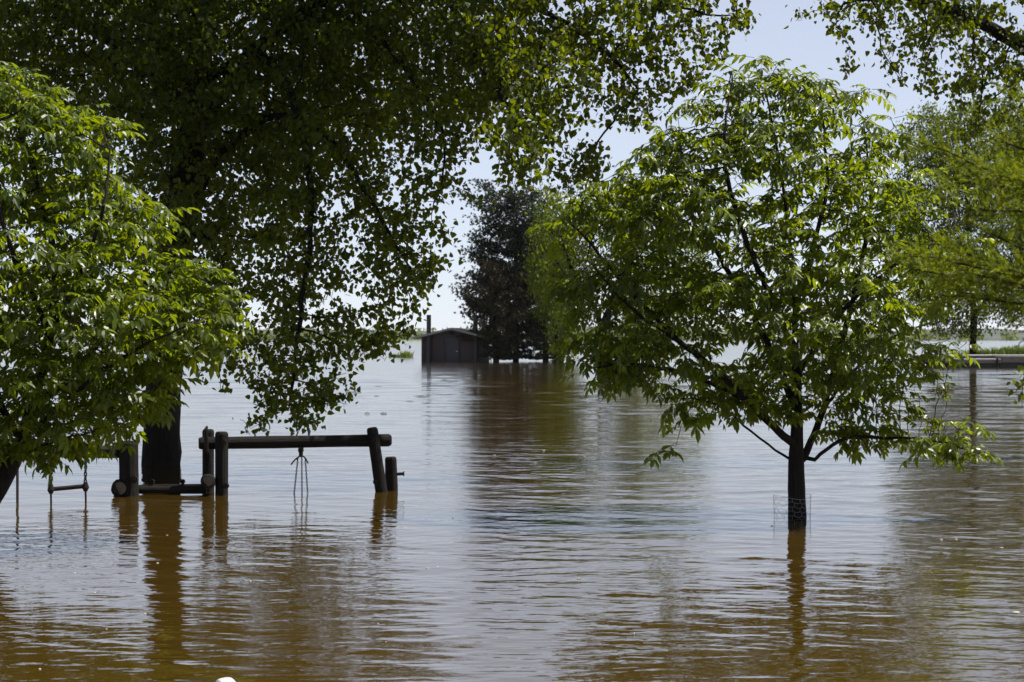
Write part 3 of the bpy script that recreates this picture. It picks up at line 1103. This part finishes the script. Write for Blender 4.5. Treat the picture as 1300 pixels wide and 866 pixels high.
# ---- the big cottonwood over the play frame
lob = [
    (120, 50, 200, 120, 31, 2.6, 1.2), (330, 60, 220, 170, 30, 3.0, 1.3), (520, 60, 180, 110, 29, 2.4, 1.1), (300, -130, 400, 120, 30, 2.8, 0.8), (480, -270, 330, 100, 30, 2.8, 0.6),
    (-80, -30, 160, 170, 31, 2.4, .6), (620, -90, 250, 90, 28, 2.4, 0.7), (190, 130, 90, 90, 28.6, 0.9, 1.5), (40, 20, 90, 60, 29, 1.0, 1.2),
    (300, 230, 110, 110, 30, 2.0, 1.4), (260, 330, 60, 90, 30, 1.4, 1.3), (420, 200, 90, 90, 28.5, 1.5, 1.3),
    (385, 330, 70, 105, 28, 1.2, 1.9), (375, 450, 84, 75, 27, 1.0, 2.3), (362, 522, 60, 34, 26.5, 0.7, 3.2), (283, 430, 48, 60, 28, 0.8, 2.2), (300, 480, 40, 26, 27.5, .5, 2.6), (415, 500, 45, 30, 26.8, .5, 2.8), (285, 350, 50, 60, 28.5, .8, 1.6),
    (480, 270, 60, 55, 28, 1.0, 1.5), (495, 340, 60, 60, 27.5, 1.0, 2.2), (465, 410, 55, 55, 27.5, 0.9, 2.2), (545, 300, 40, 45, 27.5, 0.7, 2.0), (440, 465, 30, 40, 27, .6, 1.8),
    (505, 400, 28, 28, 27.5, .5, 1.6),
    (560, 140, 85, 70, 27, 1.3, 1.5), (545, 235, 50, 45, 27, 0.8, 1.8), (655, 185, 58, 60, 25, 0.9, 4.0), (690, 110, 75, 75, 26, 1.2, 2.8), (600, 245, 28, 22, 27, .5, 1.8),
    (730, 208, 46, 34, 27, .6, 3.0), (640, 40, 110, 60, 27, 1.6, 1.8), (780, 40, 110, 55, 27, 1.4, 1.7), (800, 115, 55, 50, 27, .8, 3.0), (860, 62, 62, 56, 27, .9, 2.6), (910, 20, 55, 28, 27, .7, 1.5),
    (758, 150, 34, 40, 27, .4, 3.0), (170, 240, 80, 110, 31, 1.2, 1.4), (700, -210, 330, 110, 28, 2.4, .75), (560, -390, 400, 110, 29, 2.6, .5), (880, -60, 110, 60, 27.5, 1.3, .9),
]
A = lobes_cloud(lob, 42.0, 51, -0.32, 0.55, core=12)
w = lambda x, y, d=30.0: W(x, y, d)
polys = [
    [w(205, 640), w(205, 590), w(206, 520), w(211, 440), w(220, 340), w(234, 240), w(250, 110), w(265, -60), w(280, -260)],
    [w(240, 190), w(300, 90, 29.5), w(380, 20, 29), w(450, -20, 28.5), w(560, -20, 28), w(680, 10, 27.3), w(760, 60, 27), w(810, 110, 27)],
    [w(226, 290), w(280, 200, 29.5), w(340, 150, 29), w(400, 160, 28.5), w(450, 220, 28), w(490, 290, 27.7), w(520, 340, 27.5)],
    [w(250, 110), w(330, 70, 29), w(380, 150, 28), w(395, 260, 27.8), w(388, 360, 27.4), w(375, 450, 27), w(368, 510, 26.5)],
    [w(222, 320), w(260, 300, 29.6), w(290, 350, 29), w(292, 420, 28.2)],
    [w(245, 150), w(180, 80, 30.5), w(90, 20, 31), w(0, -30, 31)],
    [w(560, -20, 28), w(590, 40, 27.5), w(610, 80, 27), w(650, 150, 25.6), w(660, 210, 25)],
    [w(265, -60), w(400, -140, 29), w(560, -160, 28), w(720, -60, 27.5), w(860, 10, 27)],
    [w(430, -10, 28.6), w(500, 70, 28), w(560, 160, 27.2), w(560, 240, 27)],
]
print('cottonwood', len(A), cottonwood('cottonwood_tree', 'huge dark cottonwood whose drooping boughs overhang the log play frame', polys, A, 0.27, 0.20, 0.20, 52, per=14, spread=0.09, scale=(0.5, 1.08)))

# ---- a second cottonwood reaching in from the upper right
lob = [
    (1070, 20, 62, 30, 30, .8, 1.2), (1150, 20, 90, 55, 30, 1.2), (1240, 40, 100, 70, 31, 1.6), (1200, 105, 46, 34, 30.5, .7, 1.2), (1110, 75, 34, 22, 30, .5, 1.2), (1160, 90, 40, 30, 30, .6, 1.2),
    (1290, 130, 90, 80, 32, 1.6), (1080, 95, 14, 8, 30, .2, 2), (1330, 250, 70, 70, 32, 1.4, .8), (1250, -90, 220, 90, 31, 2.5, .6), (1420, 60, 120, 180, 32, 3, .4),
    (1293, 482, 26, 10, 23.5, .25, 3), (1303, 520, 20, 16, 23.5, .25, 3),
]
A = lobes_cloud(lob, 34.0, 61, -0.15, 0.55)
polys = [
    [w(1485, 620, 32), w(1482, 560, 32), w(1470, 400, 32), w(1450, 240, 32), w(1430, 90, 32), w(1420, -80, 32)],
    [w(1450, 240, 32), w(1380, 120, 32), w(1300, 60, 31.5), w(1220, 20, 31), w(1140, -5, 30), w(1070, 5, 30)],
    [w(1440, 160, 32), w(1360, 20, 31), w(1280, -60, 31), w(1180, -90, 31)],
    [w(1470, 400, 32), w(1420, 380, 29), w(1370, 400, 26), w(1330, 440, 24.2), w(1302, 476, 23.6)],
    [w(1460, 320, 32), w(1400, 270, 32), w(1340, 240, 32)],
]
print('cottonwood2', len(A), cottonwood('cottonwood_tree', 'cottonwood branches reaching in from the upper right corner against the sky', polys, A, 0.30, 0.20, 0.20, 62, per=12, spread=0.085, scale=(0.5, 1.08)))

# ---- broadleaf trees farther out
def mid_tree(label, base_px, d, trunk_pts, lob, seed, rbase, dens=0.55, per=24, name='broadleaf_tree', mat=None, thin=-0.4):
    A = lobes_cloud([(px, py, rx, ry, d + o, rd) + tuple(r_) for px, py, rx, ry, o, rd, *r_ in lob], dens, seed, thin, 2.0)
    polys = [[W(x, y, d + o) for x, y, o in pl] for pl in trunk_pts]
    return len(A), cottonwood(name, label, polys, A, rbase, 0.5, 0.5, seed, per=per, n_single=0, mat=mat or M_mid, templ=simple_leaf, spread=0.32, scale=(0.9, 1.6), limb_r=0.07, rtip=0.012)


print(mid_tree('spreading broadleaf tree beyond the young tree, right of the pines', None, 130,
    [[(768, 470, 0), (766, 440, 0), (762, 410, 0), (745, 370, 0), (725, 340, 0), (712, 300, 0)], [(764, 420, 0), (780, 380, 0), (800, 330, 0), (810, 270, 0)], [(762, 410, 0), (752, 385, -1), (720, 350, -1), (705, 330, -1)]],
    [(715, 275, 42, 50, 0, 2.4), (760, 290, 60, 60, 0, 3), (820, 300, 60, 70, 0, 3), (700, 345, 30, 45, -1, 1.8), (725, 395, 28, 34, -1, 1.6), (860, 350, 50, 60, 1, 3), (790, 360, 40, 40, 1, 2.5, .6)], 71, 0.36, 2.4))
print(mid_tree('tall shade tree on the bank behind the dock', None, 146,
    [[(1236, 470, 0), (1235, 440, 0), (1236, 400, 0), (1232, 330, 0), (1228, 250, 0), (1225, 180, 0)], [(1235, 400, 0), (1270, 360, 0), (1310, 320, 0)], [(1235, 390, 0), (1200, 340, 0), (1170, 290, 0)]],
    [(1180, 190, 50, 60, 0, 3), (1240, 200, 70, 80, 0, 4), (1300, 230, 60, 100, 0, 4), (1160, 280, 45, 70, 0, 3), (1230, 310, 70, 70, 0, 4), (1310, 350, 60, 60, 0, 3.5), (1180, 370, 50, 45, 0, 2.6), (1260, 395, 40, 30, 0, 2), (1215, 405, 40, 24, -1, 2)], 73, 0.26, 3.2))
print(mid_tree('broadleaf tree with low green skirt at the right end of the pines', None, 158,
    [[(709, 470, 0), (709, 445, 0), (708, 415, 0), (705, 370, 0), (702, 320, 0)]],
    [(700, 330, 32, 60, 0, 2.5), (712, 390, 34, 40, 0, 2.4), (712, 428, 30, 20, -.5, 1.8), (722, 443, 24, 8, -.6, 1.5)], 75, 0.40, 6.0))
print(mid_tree('yellow-green feathery shrub in the water behind the young tree', None, 118,
    [[(806, 480, 0), (806, 450, 0), (808, 420, 0), (812, 380, 0)]],
    [(808, 430, 38, 24, 0, 1.8), (810, 395, 26, 30, 0, 1.4), (838, 440, 26, 14, 0, 1.2), (780, 442, 20, 12, 0, 1)], 77, 0.10, 8, name='shrub', mat=M_shrub))


# ---- pines behind the shed
def pine(px, pybase, ptop, d, wid, label, seed, mat, lean=0.0, low=0.14, shape='pine'):
    g = np.random.default_rng(seed)
    b = W(px, 430 + FPX * CAM_H / d, d)
    b[2] = 0
    H = (pybase - ptop) / FPX * d
    t = thing('pine_tree', tuple(b), label, 'tree', 'dark evergreens in the water behind the shed')
    tr = np.array([[lean * s * H + 0.06 * math.sin(s * 9 + seed), 0.05 * math.sin(s * 7), -0.8 + s * (H + 0.7)] for s in np.linspace(0, 1, 16)])
    v, f = tube_arrays(tr, 0.27 * (1 - np.linspace(0, 1, 16)) ** 0.8 + 0.02, 10)
    trunk = obj('trunk', mesh_np('trunk', v, [f], M_bark, smooth=True), t)
    C, DV = [], []
    BV, BF, bk = [], [], 0
    nb = int(H * 9.5)
    for i in range(nb):
        s = low + (0.985 - low) * (i + g.uniform(0, 1)) / nb
        prof = (abs(math.sin(math.pi * min(0.93, max(0.0, (1 - s) * 0.98)) ** 0.70)) ** 0.75 * 0.85 + 0.16) if shape == 'pine' else (1 - s) ** 0.7 + 0.1
        L = wid * prof * g.uniform(0.42, 1.15) * (1.35 if g.random() < 0.12 else 1.0)
        a = i * 2.4 + g.normal(0, 0.35)
        o = np.array([lean * s * H, 0, s * H])
        n = 7
        ss = np.linspace(0, 1, n)
        tilt = g.uniform(-0.10, 0.22) + 0.35 * (s - 0.4) - 0.12 * (s < 0.15)
        pts = o + np.stack([math.cos(a) * L * ss, math.sin(a) * L * ss, L * (tilt * ss - 0.18 * ss * (1 - ss) * 4 * 0.5 + 0.16 * ss ** 3)], -1)
        v, f = tube_arrays(pts, np.linspace(0.05, 0.012, n) * (0.6 + L / wid * 0.5), 4)
        BV.append(v); BF.append(f + bk); bk += len(v)
        m = int(12 + 24 * L)
        q = g.uniform(0.3, 1.03, m)
        cen = np.stack([np.interp(q, ss, pts[:, k]) for k in range(3)], -1) + g.normal(0, 1, (m, 3)) * np.array([0.26, 0.26, 0.075]) * (0.4 + 0.35 * L)
        cen[:, 2] += 0.06
        C.append(cen)
        DV.append(np.tile(np.array([math.cos(a), math.sin(a), 0.45]), (m, 1)))
    obj('branch', mesh_np('branch', np.concatenate(BV), [np.concatenate(BF)], M_bark), trunk)
    C, DV = np.concatenate(C), np.concatenate(DV)
    k = 14
    n = len(C) * k
    Cc = np.repeat(C, k, 0)
    dirs = norm(np.repeat(DV, k, 0) * 0.7 + g.normal(0, 0.75, (n, 3)) + np.array([0, 0, 0.25]))
    L = g.uniform(0.13, 0.27, (n, 1))
    sd = norm(np.cross(dirs, g.normal(size=(n, 3)))) * 0.038
    V = np.stack([Cc - sd, Cc + sd, Cc + dirs * L], 1).reshape(-1, 3)
    tint = np.repeat(np.repeat(g.uniform(0, 1, len(C)), k), 3)
    keep = V.reshape(-1, 3, 3)[:, :, 2].min(1) > 0.12
    V = V.reshape(-1, 3, 3)[keep].reshape(-1, 3)
    tint = tint.reshape(-1, 3)[keep].reshape(-1)
    o = obj('crown', mesh_np('crown', V, [np.arange(len(V)).reshape(-1, 3)], mat, tint), t)
    tag(o, kind='stuff')


pine(655, 456, 244, 168, 4.9, 'tallest dark pine with pointed top behind the shed', 81, M_pine, low=0.03)
pine(629, 457, 338, 164, 3.4, 'low brownish pine spreading left over the shed roof', 82, M_pineb, low=0.035)
pine(692, 456, 290, 166, 4.2, 'dark brown-green evergreen between tallest pine and green-skirted tree', 83, M_pineb, low=0.03)


# ---- feathery conifer close by at the right edge
def near_conifer():
    g = np.random.default_rng(91)
    d0 = 9.5
    base = W(1680, 430, d0); base[2] = 0
    t = thing('cypress_tree', tuple(base), 'feathery yellow-green conifer boughs reaching in at the right edge', 'tree')
    H = 5.2
    tr = np.array([[0.05 * math.sin(s * 5), 0.04 * math.sin(s * 8), -0.6 + s * (H + .6)] for s in np.linspace(0, 1, 18)])
    v, f = tube_arrays(tr, 0.10 * (1 - np.linspace(0, 1, 18)) ** 0.7 + 0.012, 12)
    trunk = obj('trunk', mesh_np('trunk', v, [f], M_bark, smooth=True), t)
    tips = [(1165, 195, 9.0), (1190, 240, 9.6), (1150, 318, 8.8), (1165, 345, 9.6), (1205, 300, 9.2), (1195, 385, 9.3), (1235, 270, 9.0), (1230, 350, 9.0), (1215, 215, 9.4), (1250, 180, 9.8),
            (1260, 395, 9.4), (1275, 130, 9.6), (1285, 340, 8.6), (1255, 310, 8.9), (1270, 230, 8.8), (1300, 420, 9.6), (1330, 90, 9.8), (1340, 260, 9.0), (1360, 380, 9.3), (1290, 270, 9.9), (1240, 325, 9.9)]
    P0, D0, TI = [], [], []
    for i, (px, py, d) in enumerate(tips):
        tip = W(px, py, d) - base
        s0 = tip + np.array([0, 0, g.uniform(-0.25, 0.05)])
        st = np.array([0, 0, s0[2] - g.uniform(0.35, 0.9)])
        n = 16
        ss = np.linspace(0, 1, n)
        mid = (st + tip) / 2 + np.array([0, 0, 0.20])
        pts = ((1 - ss) ** 2)[:, None] * st + (2 * ss * (1 - ss))[:, None] * mid + (ss ** 2)[:, None] * tip
        pts += np.cumsum(g.normal(0, 0.006, (n, 3)), 0)
        v, f = tube_arrays(pts, np.linspace(0.016, 0.003, n), 6)
        obj('branch', mesh_np('branch', v, [f], M_bark, smooth=True), trunk)
        L = np.linalg.norm(tip - st)
        m = int(L * 85)
        for q in range(m):
            s = g.uniform(0.30, 1.0)
            p = np.array([np.interp(s, ss, pts[:, k]) for k in range(3)])
            tg = norm(pts[min(n - 1, int(s * n))] - pts[max(0, int(s * n) - 2)])
            lat = norm(g.normal(0, 1, 3) * np.array([1, 1, 0.9]))
            dv = norm(tg * 0.75 + lat * 0.85 + np.array([0, 0, 0.15]))
            ln = g.uniform(0.08, 0.27) * (1.15 - 0.5 * s)
            k = int(ln / 0.0032)
            u = g.uniform(0, 1, k)
            c = p + dv * (u * ln)[:, None] + np.array([0, 0, -0.05]) * (u ** 2 * ln * 4)[:, None] * 0.5
            nd = norm(dv * 0.9 + norm(g.normal(size=(k, 3))) * 0.8)
            P0.append(c); D0.append(nd); TI.append(np.full(k, g.uniform(0, 1)))
    P0, D0, TI = np.concatenate(P0), np.concatenate(D0), np.concatenate(TI)
    n = len(P0)
    sd = norm(np.cross(D0, g.normal(size=(n, 3)))) * 0.0028
    V = np.stack([P0 - sd, P0 + sd, P0 + D0 * g.uniform(0.014, 0.024, (n, 1))], 1).reshape(-1, 3)
    o = obj('crown', mesh_np('crown', V, [np.arange(len(V)).reshape(-1, 3)], M_cyp, np.repeat(TI, 3)), t)
    tag(o, kind='stuff')
    print('conifer needles', n)


near_conifer()


# ------------------------------------------------------------------ log play frame
DF = 24.4
def log_part(name, p0, p1, r0, r1, parent, off, seed, mat=None):
    v, f = log_mesh(p0, p1, r0, r1, seed=seed)
    m = MB(); m.add(v, f)
    return m.build(name, mat or M_log, parent, off)


def bolt(p, parent, off, r=0.022):
    p = np.array(p)
    m = MB()
    m.tube([p + np.array([0, 0.03, 0]), p + np.array([0, -0.012, 0])], r * 1.6, 10)
    m.tube([p + np.array([0, -0.0125, 0]), p + np.array([0, -0.034, 0])], r, 6)
    return m.build('bolt', M_steel, parent, off)


w = lambda x, y, o=0.0: W(x, y, DF + o)
b = w(380, 627); b[2] = 0
fr = thing('log_play_frame', tuple(b), 'dark log play frame, its beam carrying a chained swing hanger', 'play frame')
log_part('beam', w(252, 563), w(497, 559, 0.35), 0.078, 0.076, fr, b, 1, M_logx)
p = log_part('post', w(281, 690, -0.16), w(281, 548, -0.16), 0.080, 0.077, fr, b, 2); bolt(w(284, 562, -0.255), p, b); bolt(w(287, 617, -0.25), p, b)
p = log_part('post', w(264, 690, 0.22), w(264, 545, 0.20), 0.074, 0.070, fr, b, 3)
m = MB()
zz = [w(263, 541, -0.09), w(261, 546, -0.10), w(262, 570, -0.10), w(266, 580, -0.10)]
m.tube(zz, [0.012, 0.03, 0.028, 0.012], 8); m.build('steel_strap', M_steel, p, b)
p = log_part('post', w(487, 645, 0.30), w(472, 543, 0.22), 0.078, 0.072, fr, b, 4); bolt(w(477, 612, 0.21), p, b); bolt(w(475, 558, 0.14), p, b)
p = log_part('post', w(499, 680, 0.50), w(496, 580, 0.50), 0.078, 0.075, fr, b, 5)
m = MB(); q0, q1 = w(503, 602, 0.5), w(512, 601.5, 0.5)
m.tube([q0, q1], 0.020, 8); m.tube([q1, q1 + np.array([0.012, 0, 0])], 0.034, 8); m.build('bolt', M_steel, p, b)

# swing hanger and its three chains
b2 = w(382, 570, 0.1)
sw = thing('swing_hanger', tuple(b2), 'steel swivel with curved arms and three chains hanging below the log beam', 'swing')
m = MB(); m.box(b2 + np.array([0, 0, -0.012]), (0.06, 0.10, 0.05)); m.tube([b2 + np.array([0, 0, -0.03]), b2 + np.array([0, 0, -0.10])], 0.026, 10); m.build('swivel', M_steel, sw, b2)
hub = w(383, 579, 0.1)
m = MB()
m.tube([b2 + np.array([0, 0, -0.09]), hub], 0.014, 8); m.build('stem', M_steel, sw, b2)
for tip in ((369.5, 590, 0.05), (377, 584, -0.08), (391, 588, 0.12)):
    e = w(tip[0], tip[1], 0.1 + tip[2])
    mm = (hub + e) / 2 + np.array([0, 0, 0.045])
    ss = np.linspace(0, 1, 9)[:, None]
    m = MB(); m.tube((1 - ss) ** 2 * hub + 2 * ss * (1 - ss) * mm + ss ** 2 * e, 0.009, 6); m.build('arm', M_steel, sw, b2)


def chain(name, p0, p1, parent, off, link=0.035, r=0.004):
    p0, p1 = np.array(p0), np.array(p1)
    L = np.linalg.norm(p1 - p0)
    n = int(L / (link * 0.78)) + 1
    d = (p1 - p0) / L
    sx = norm(np.cross(d, np.array([0.3, 1, 0.2])))
    sy = np.cross(d, sx)
    m = MB()
    for i in range(n):
        c = p0 + d * (i + 0.5) * L / n
        s = sx if i % 2 else sy
        a = np.arange(9) * 2 * np.pi / 8
        pts = c[None] + np.cos(a)[:, None] * d * link * 0.5 + np.sin(a)[:, None] * s * link * 0.27
        m.tube(pts, r, 4, cap=False)
    return m.build(name, M_steel, parent, off)


chain('chain', w(378, 583, 0.0), w(372.0, 640, -0.05), sw, b2)
chain('chain', w(383, 580, 0.1), w(383.5, 650, 0.1), sw, b2)
chain('chain', w(387.5, 583, 0.2), w(391.5, 640, 0.25), sw, b2)

# ---- big post with low beam, left of the frame
b = w(164, 634); b[2] = 0
lo = thing('log_barrier', tuple(b), 'low log rail at the waterline from thick post to play frame', 'log rail')
p = log_part('post', w(165, 690, -0.3), w(163, 560, -0.3), 0.125, 0.118, lo, b, 11); bolt(w(170, 609, -0.43), p, b, 0.028)
log_part('rail', w(150, 622, -0.1), w(262, 622, -0.12), 0.050, 0.050, lo, b, 12, M_logx)
log_part('rail', w(176, 617.5, 0.28), w(258, 616.5, 0.28), 0.022, 0.022, lo, b, 13, M_logx)
for x in (193, 232):
    m = MB(); q = w(x, 617, 0.28)
    m.tube([q, q + np.array([0, 0, 0.045])], [0.024, 0.018], 8); m.tube([q + np.array([0, -0.02, 0.055]), q + np.array([0, 0.02, 0.055])], 0.030, 8)
    m.build('lug', M_steel, lo, b)
for x, y, r, lab in ((152, 620, 0.110, 'weathered log stub lying end-on against the thick post'), (263.5, 611, 0.088, 'pale-ended log stub wedged between the two left posts')):
    c0 = w(x, y, -0.42); c1 = w(x + 2, y, -0.05)
    bb = c1.copy()
    s = thing('log_stub', tuple(bb), lab, 'log', 'log stubs seen end-on')
    log_part('stub', c0, c1, r, r, s, bb, int(x))
    m = MB()
    ring = [c0 + np.array([math.cos(a) * r * 0.70, -0.004, math.sin(a) * r * 0.70]) for a in np.linspace(0, 2 * math.pi, 19)[:-1]]
    m.add(ring + [c0 + np.array([0, -0.006, 0])], [(i, (i + 1) % 18, 18) for i in range(18)])
    m.build('end_grain', M_endg, s, bb)

# ---- swing frame half hidden behind the left tree
b = w(60, 640, -1.2); b[2] = 0
f2 = thing('log_swing_support', tuple(b), 'dark log swing beam behind the left tree leaves', 'swing frame')
log_part('beam', w(-70, 572, -1.2), w(172, 574, -0.05), 0.078, 0.076, f2, b, 21, M_logx)
log_part('post', w(-60, 700, -1.5), w(-48, 540, -1.1), 0.08, 0.075, f2, b, 22)
log_part('post', w(167, 690, 0.05), w(165, 566, 0.0), 0.08, 0.075, f2, b, 23)
b = w(86, 575, -1.2)
s1 = thing('swing', tuple(b), 'low swing with thin bar seat just above the water at left', 'swing', 'swings under the left beam')
chain('chain', w(65, 577, -1.2), w(64.5, 618, -1.35), s1, b, 0.055, 0.010)
chain('chain', w(109, 577, -1.15), w(108, 618, -1.25), s1, b, 0.055, 0.010)
m = MB(); m.tube([w(62, 621.5, -1.35), w(85, 619.5, -1.30), w(110, 617, -1.25)], 0.026, 8); m.build('seat', M_steel, s1, b)
for x, y, o in ((64.5, 620.5, -1.37), (108.5, 617.5, -1.27)):
    m = MB(); q = w(x, y, o); m.tube([q + np.array([0, 0, 0.05]), q + np.array([0, 0, -0.015]), q + np.array([0, 0, -0.06])], [0.022, 0.042, 0.02], 10); m.build('clamp', M_steel, s1, b)
    m = MB(); m.tube([w(x, y + 3, o), w(x + 0.4, y + 24, o)], 0.013, 6); m.build('hanger_rod', M_steel, s1, b)
b = w(22, 575, -1.2)
s2 = thing('swing', tuple(b), 'single hanging swing chain dipping into the water near the left edge', 'swing', 'swings under the left beam')
m = MB(); m.tube([w(22, 577, -1.2), w(22, 600, -1.25), w(22, 640, -1.35)], [0.015, 0.017, 0.016], 6); m.build('chain', M_steel, s2, b)


# ------------------------------------------------------------------ wire guard round the young tree
def wire_guard():
    c = W(1006, 656, D1 + 0.02)
    c[2] = 0
    t = thing('wire_guard', tuple(c), 'thin chicken-wire guard poking out of the water round the young tree trunk', 'wire guard')
    r, top, bot = 0.182, 0.215, -0.12
    na, nz = 26, 7
    def cyl(a, z):
        k = 1 + 0.07 * math.sin(2 * a + 1) + 0.06 * z * 3
        dz = 0.02 * math.sin(a * 2 + 0.6)
        return np.array([r * k * math.cos(a), r * k * math.sin(a) * 0.9, z + dz])
    m = MB()
    for j in range(nz):                                   # hexagonal mesh as zigzag strands
        z0 = bot + (top - bot) * j / nz
        h = (top - bot) / nz
        pts = [cyl(2 * math.pi * (i + 0.5 * (j % 2)) / na, z0 + (h * 0.30 if i % 2 else 0.0)) for i in range(na + 1)]
        m.tube(pts, 0.0012, 3, cap=False)
        for i in range(0, na, 2):
            a0 = 2 * math.pi * (i + 1 + 0.5 * (j % 2)) / na
            m.tube([cyl(a0, z0 + h * 0.30), cyl(a0, z0 + h)], 0.0012, 3, cap=False)
    m.build('mesh', M_wire, t)
    m = MB(); m.tube([cyl(a, top) for a in np.linspace(0, 2 * math.pi, 40)], 0.0016, 4, cap=False); m.build('rim', M_wire, t)
    for a in (math.pi * 0.98, 0.06):
        m = MB(); m.tube([cyl(a, -0.3), cyl(a, top + 0.01)], 0.0022, 6); m.build('stake', M_wire, t)


wire_guard()


# ------------------------------------------------------------------ drift on the water
def on_water(px, py):
    d = FPX * CAM_H / (py - 430)
    return np.array([(px - 650) / FPX * d, d, 0.0])


# white float at the bottom edge
p = on_water(283, 887)
t = thing('float', tuple(p), 'white plastic float with grey end bobbing at the bottom edge', 'float')
m = MB()
ax = norm(np.array([0.80, 0.50, 0.10]))
c0 = np.array([-0.022, 0, 0.045])
prof = [(-0.004, 0.040), (0.0, 0.052), (0.012, 0.058), (0.05, 0.058), (0.075, 0.052), (0.09, 0.036), (0.096, 0.012)]
m.tube([c0 + ax * a for a, _ in prof], [r_ for _, r_ in prof], 20)
m.build('body', M_white, t, smooth=True)
m = MB(); m.tube([c0 + ax * -0.0075, c0 + ax * -0.0055], [0.034, 0.036], 18); m.build('end_cap', M_greyp, t)

g = random.Random(12)
# floating branch by the dock
p = on_water(1191, 496)
t = thing('floating_branch', tuple(p), 'thin brown branch floating flat in front of the dock', 'branch')
m = MB(); m.tube([(-0.62, 0, 0.01), (-0.3, 0.05, 0.03), (0.05, 0, 0.045), (0.4, 0.06, 0.05), (0.6, 0, 0.03)], [0.012, 0.03, 0.045, 0.05, 0.03], 8); m.build('stem', M_stick, t)
m = MB(); m.tube([(0.05, 0, 0.06), (0.16, 0.02, 0.11), (0.2, 0.02, 0.13)], [0.018, 0.012, 0.006], 6); m.build('twig', M_stick, t)

sticks = [(450, 498, 22), (437, 503, 10), (487, 525, 10), (466, 525, 8), (478, 503, 8), (535, 503, 26), (520, 510, 12), (480, 491, 12)]
for i, (x, y, l_) in enumerate(sticks):
    p = on_water(x, y)
    L = 0.8 * l_ / FPX * p[1]
    m = MB()
    a = g.uniform(-0.3, 0.3)
    m.tube([(-L / 2, -a * L, 0.0), (0, g.uniform(-.03, .03), 0.02), (L / 2, a * L, 0.005)], [0.006, 0.012, 0.007], 6)
    o = m.build('drift_stick', M_stick)
    o.location = p
    tag(o, 'dark drift stick on the bright calm water above the play frame beam', 'stick', 'drift sticks on the calm water')

near = [(135, 799), (184, 780), (120, 753), (200, 715), (212, 680), (95, 728), (318, 738), (555, 720), (543, 722), (490, 816), (480, 792), (50, 850), (48, 657), (1290, 778), (1214, 685), (1272, 696),
        (1195, 685), (980, 668), (575, 658), (680, 588), (742, 580), (855, 515), (690, 572), (628, 578), (735, 735), (805, 805)]
for i, (x, y) in enumerate(near):
    p = on_water(x, y)
    s = g.uniform(0.5, 1.4) / FPX * p[1]
    if (x, y) == (1290, 778):
        s *= 2.6
    n = 8
    ring = [(s * (1.9 + g.uniform(-.7, .7)) * math.cos(a), s * (1.2 + g.uniform(-.4, .4)) * math.sin(a), 0.004 + g.uniform(0, 0.12) * s) for a in np.arange(n) * 2 * math.pi / n]
    V = ring + [(0, 0, 0.006 + 0.18 * s)] + [(q[0] * 0.8, q[1] * 0.8, -0.01) for q in ring]
    F = [(k, (k + 1) % n, n) for k in range(n)] + [(k + n + 1, (k + 1) % n + n + 1, (k + 1) % n, k) for k in range(n)]
    m = MB(); m.add(V, F)
    o = m.build('drift_scrap', M_scrap)
    o.location = p
    if (x, y) == (1290, 778):
        tag(o, 'largest white scrap of drift, floating near the right edge', 'debris', 'pale scraps drifting on the water')
    else:
        tag(o, 'tiny pale scrap drifting on the rippled brown water', 'debris', 'pale scraps drifting on the water')


# ------------------------------------------------------------------ summer haze over the lake
def build_haze():
    m = bpy.data.materials.new('pale_summer_haze')
    nt, n, l = nodes_of(m)
    out = n.new('ShaderNodeOutputMaterial')
    v = n.new('ShaderNodeVolumePrincipled')
    v.inputs['Color'].default_value = (0.86, 0.92, 1.0, 1)
    v.inputs['Density'].default_value = 0.00003
    v.inputs['Anisotropy'].default_value = 0.2
    l.new(v.outputs[0], out.inputs['Volume'])
    x, y0, y1, z0, z1 = 2700.0, -60.0, 3080.0, -4.0, 30.0
    V = [(-x, y0, z0), (x, y0, z0), (x, y1, z0), (-x, y1, z0), (-x, y0, z1), (x, y0, z1), (x, y1, z1), (-x, y1, z1)]
    F = [(0, 3, 2, 1), (4, 5, 6, 7), (0, 1, 5, 4), (1, 2, 6, 5), (2, 3, 7, 6), (3, 0, 4, 7)]
    b = MB(); b.add(V, F)
    tag(b.build('haze', m), 'thin pale summer haze over the lake', 'haze', kind='stuff')


build_haze()
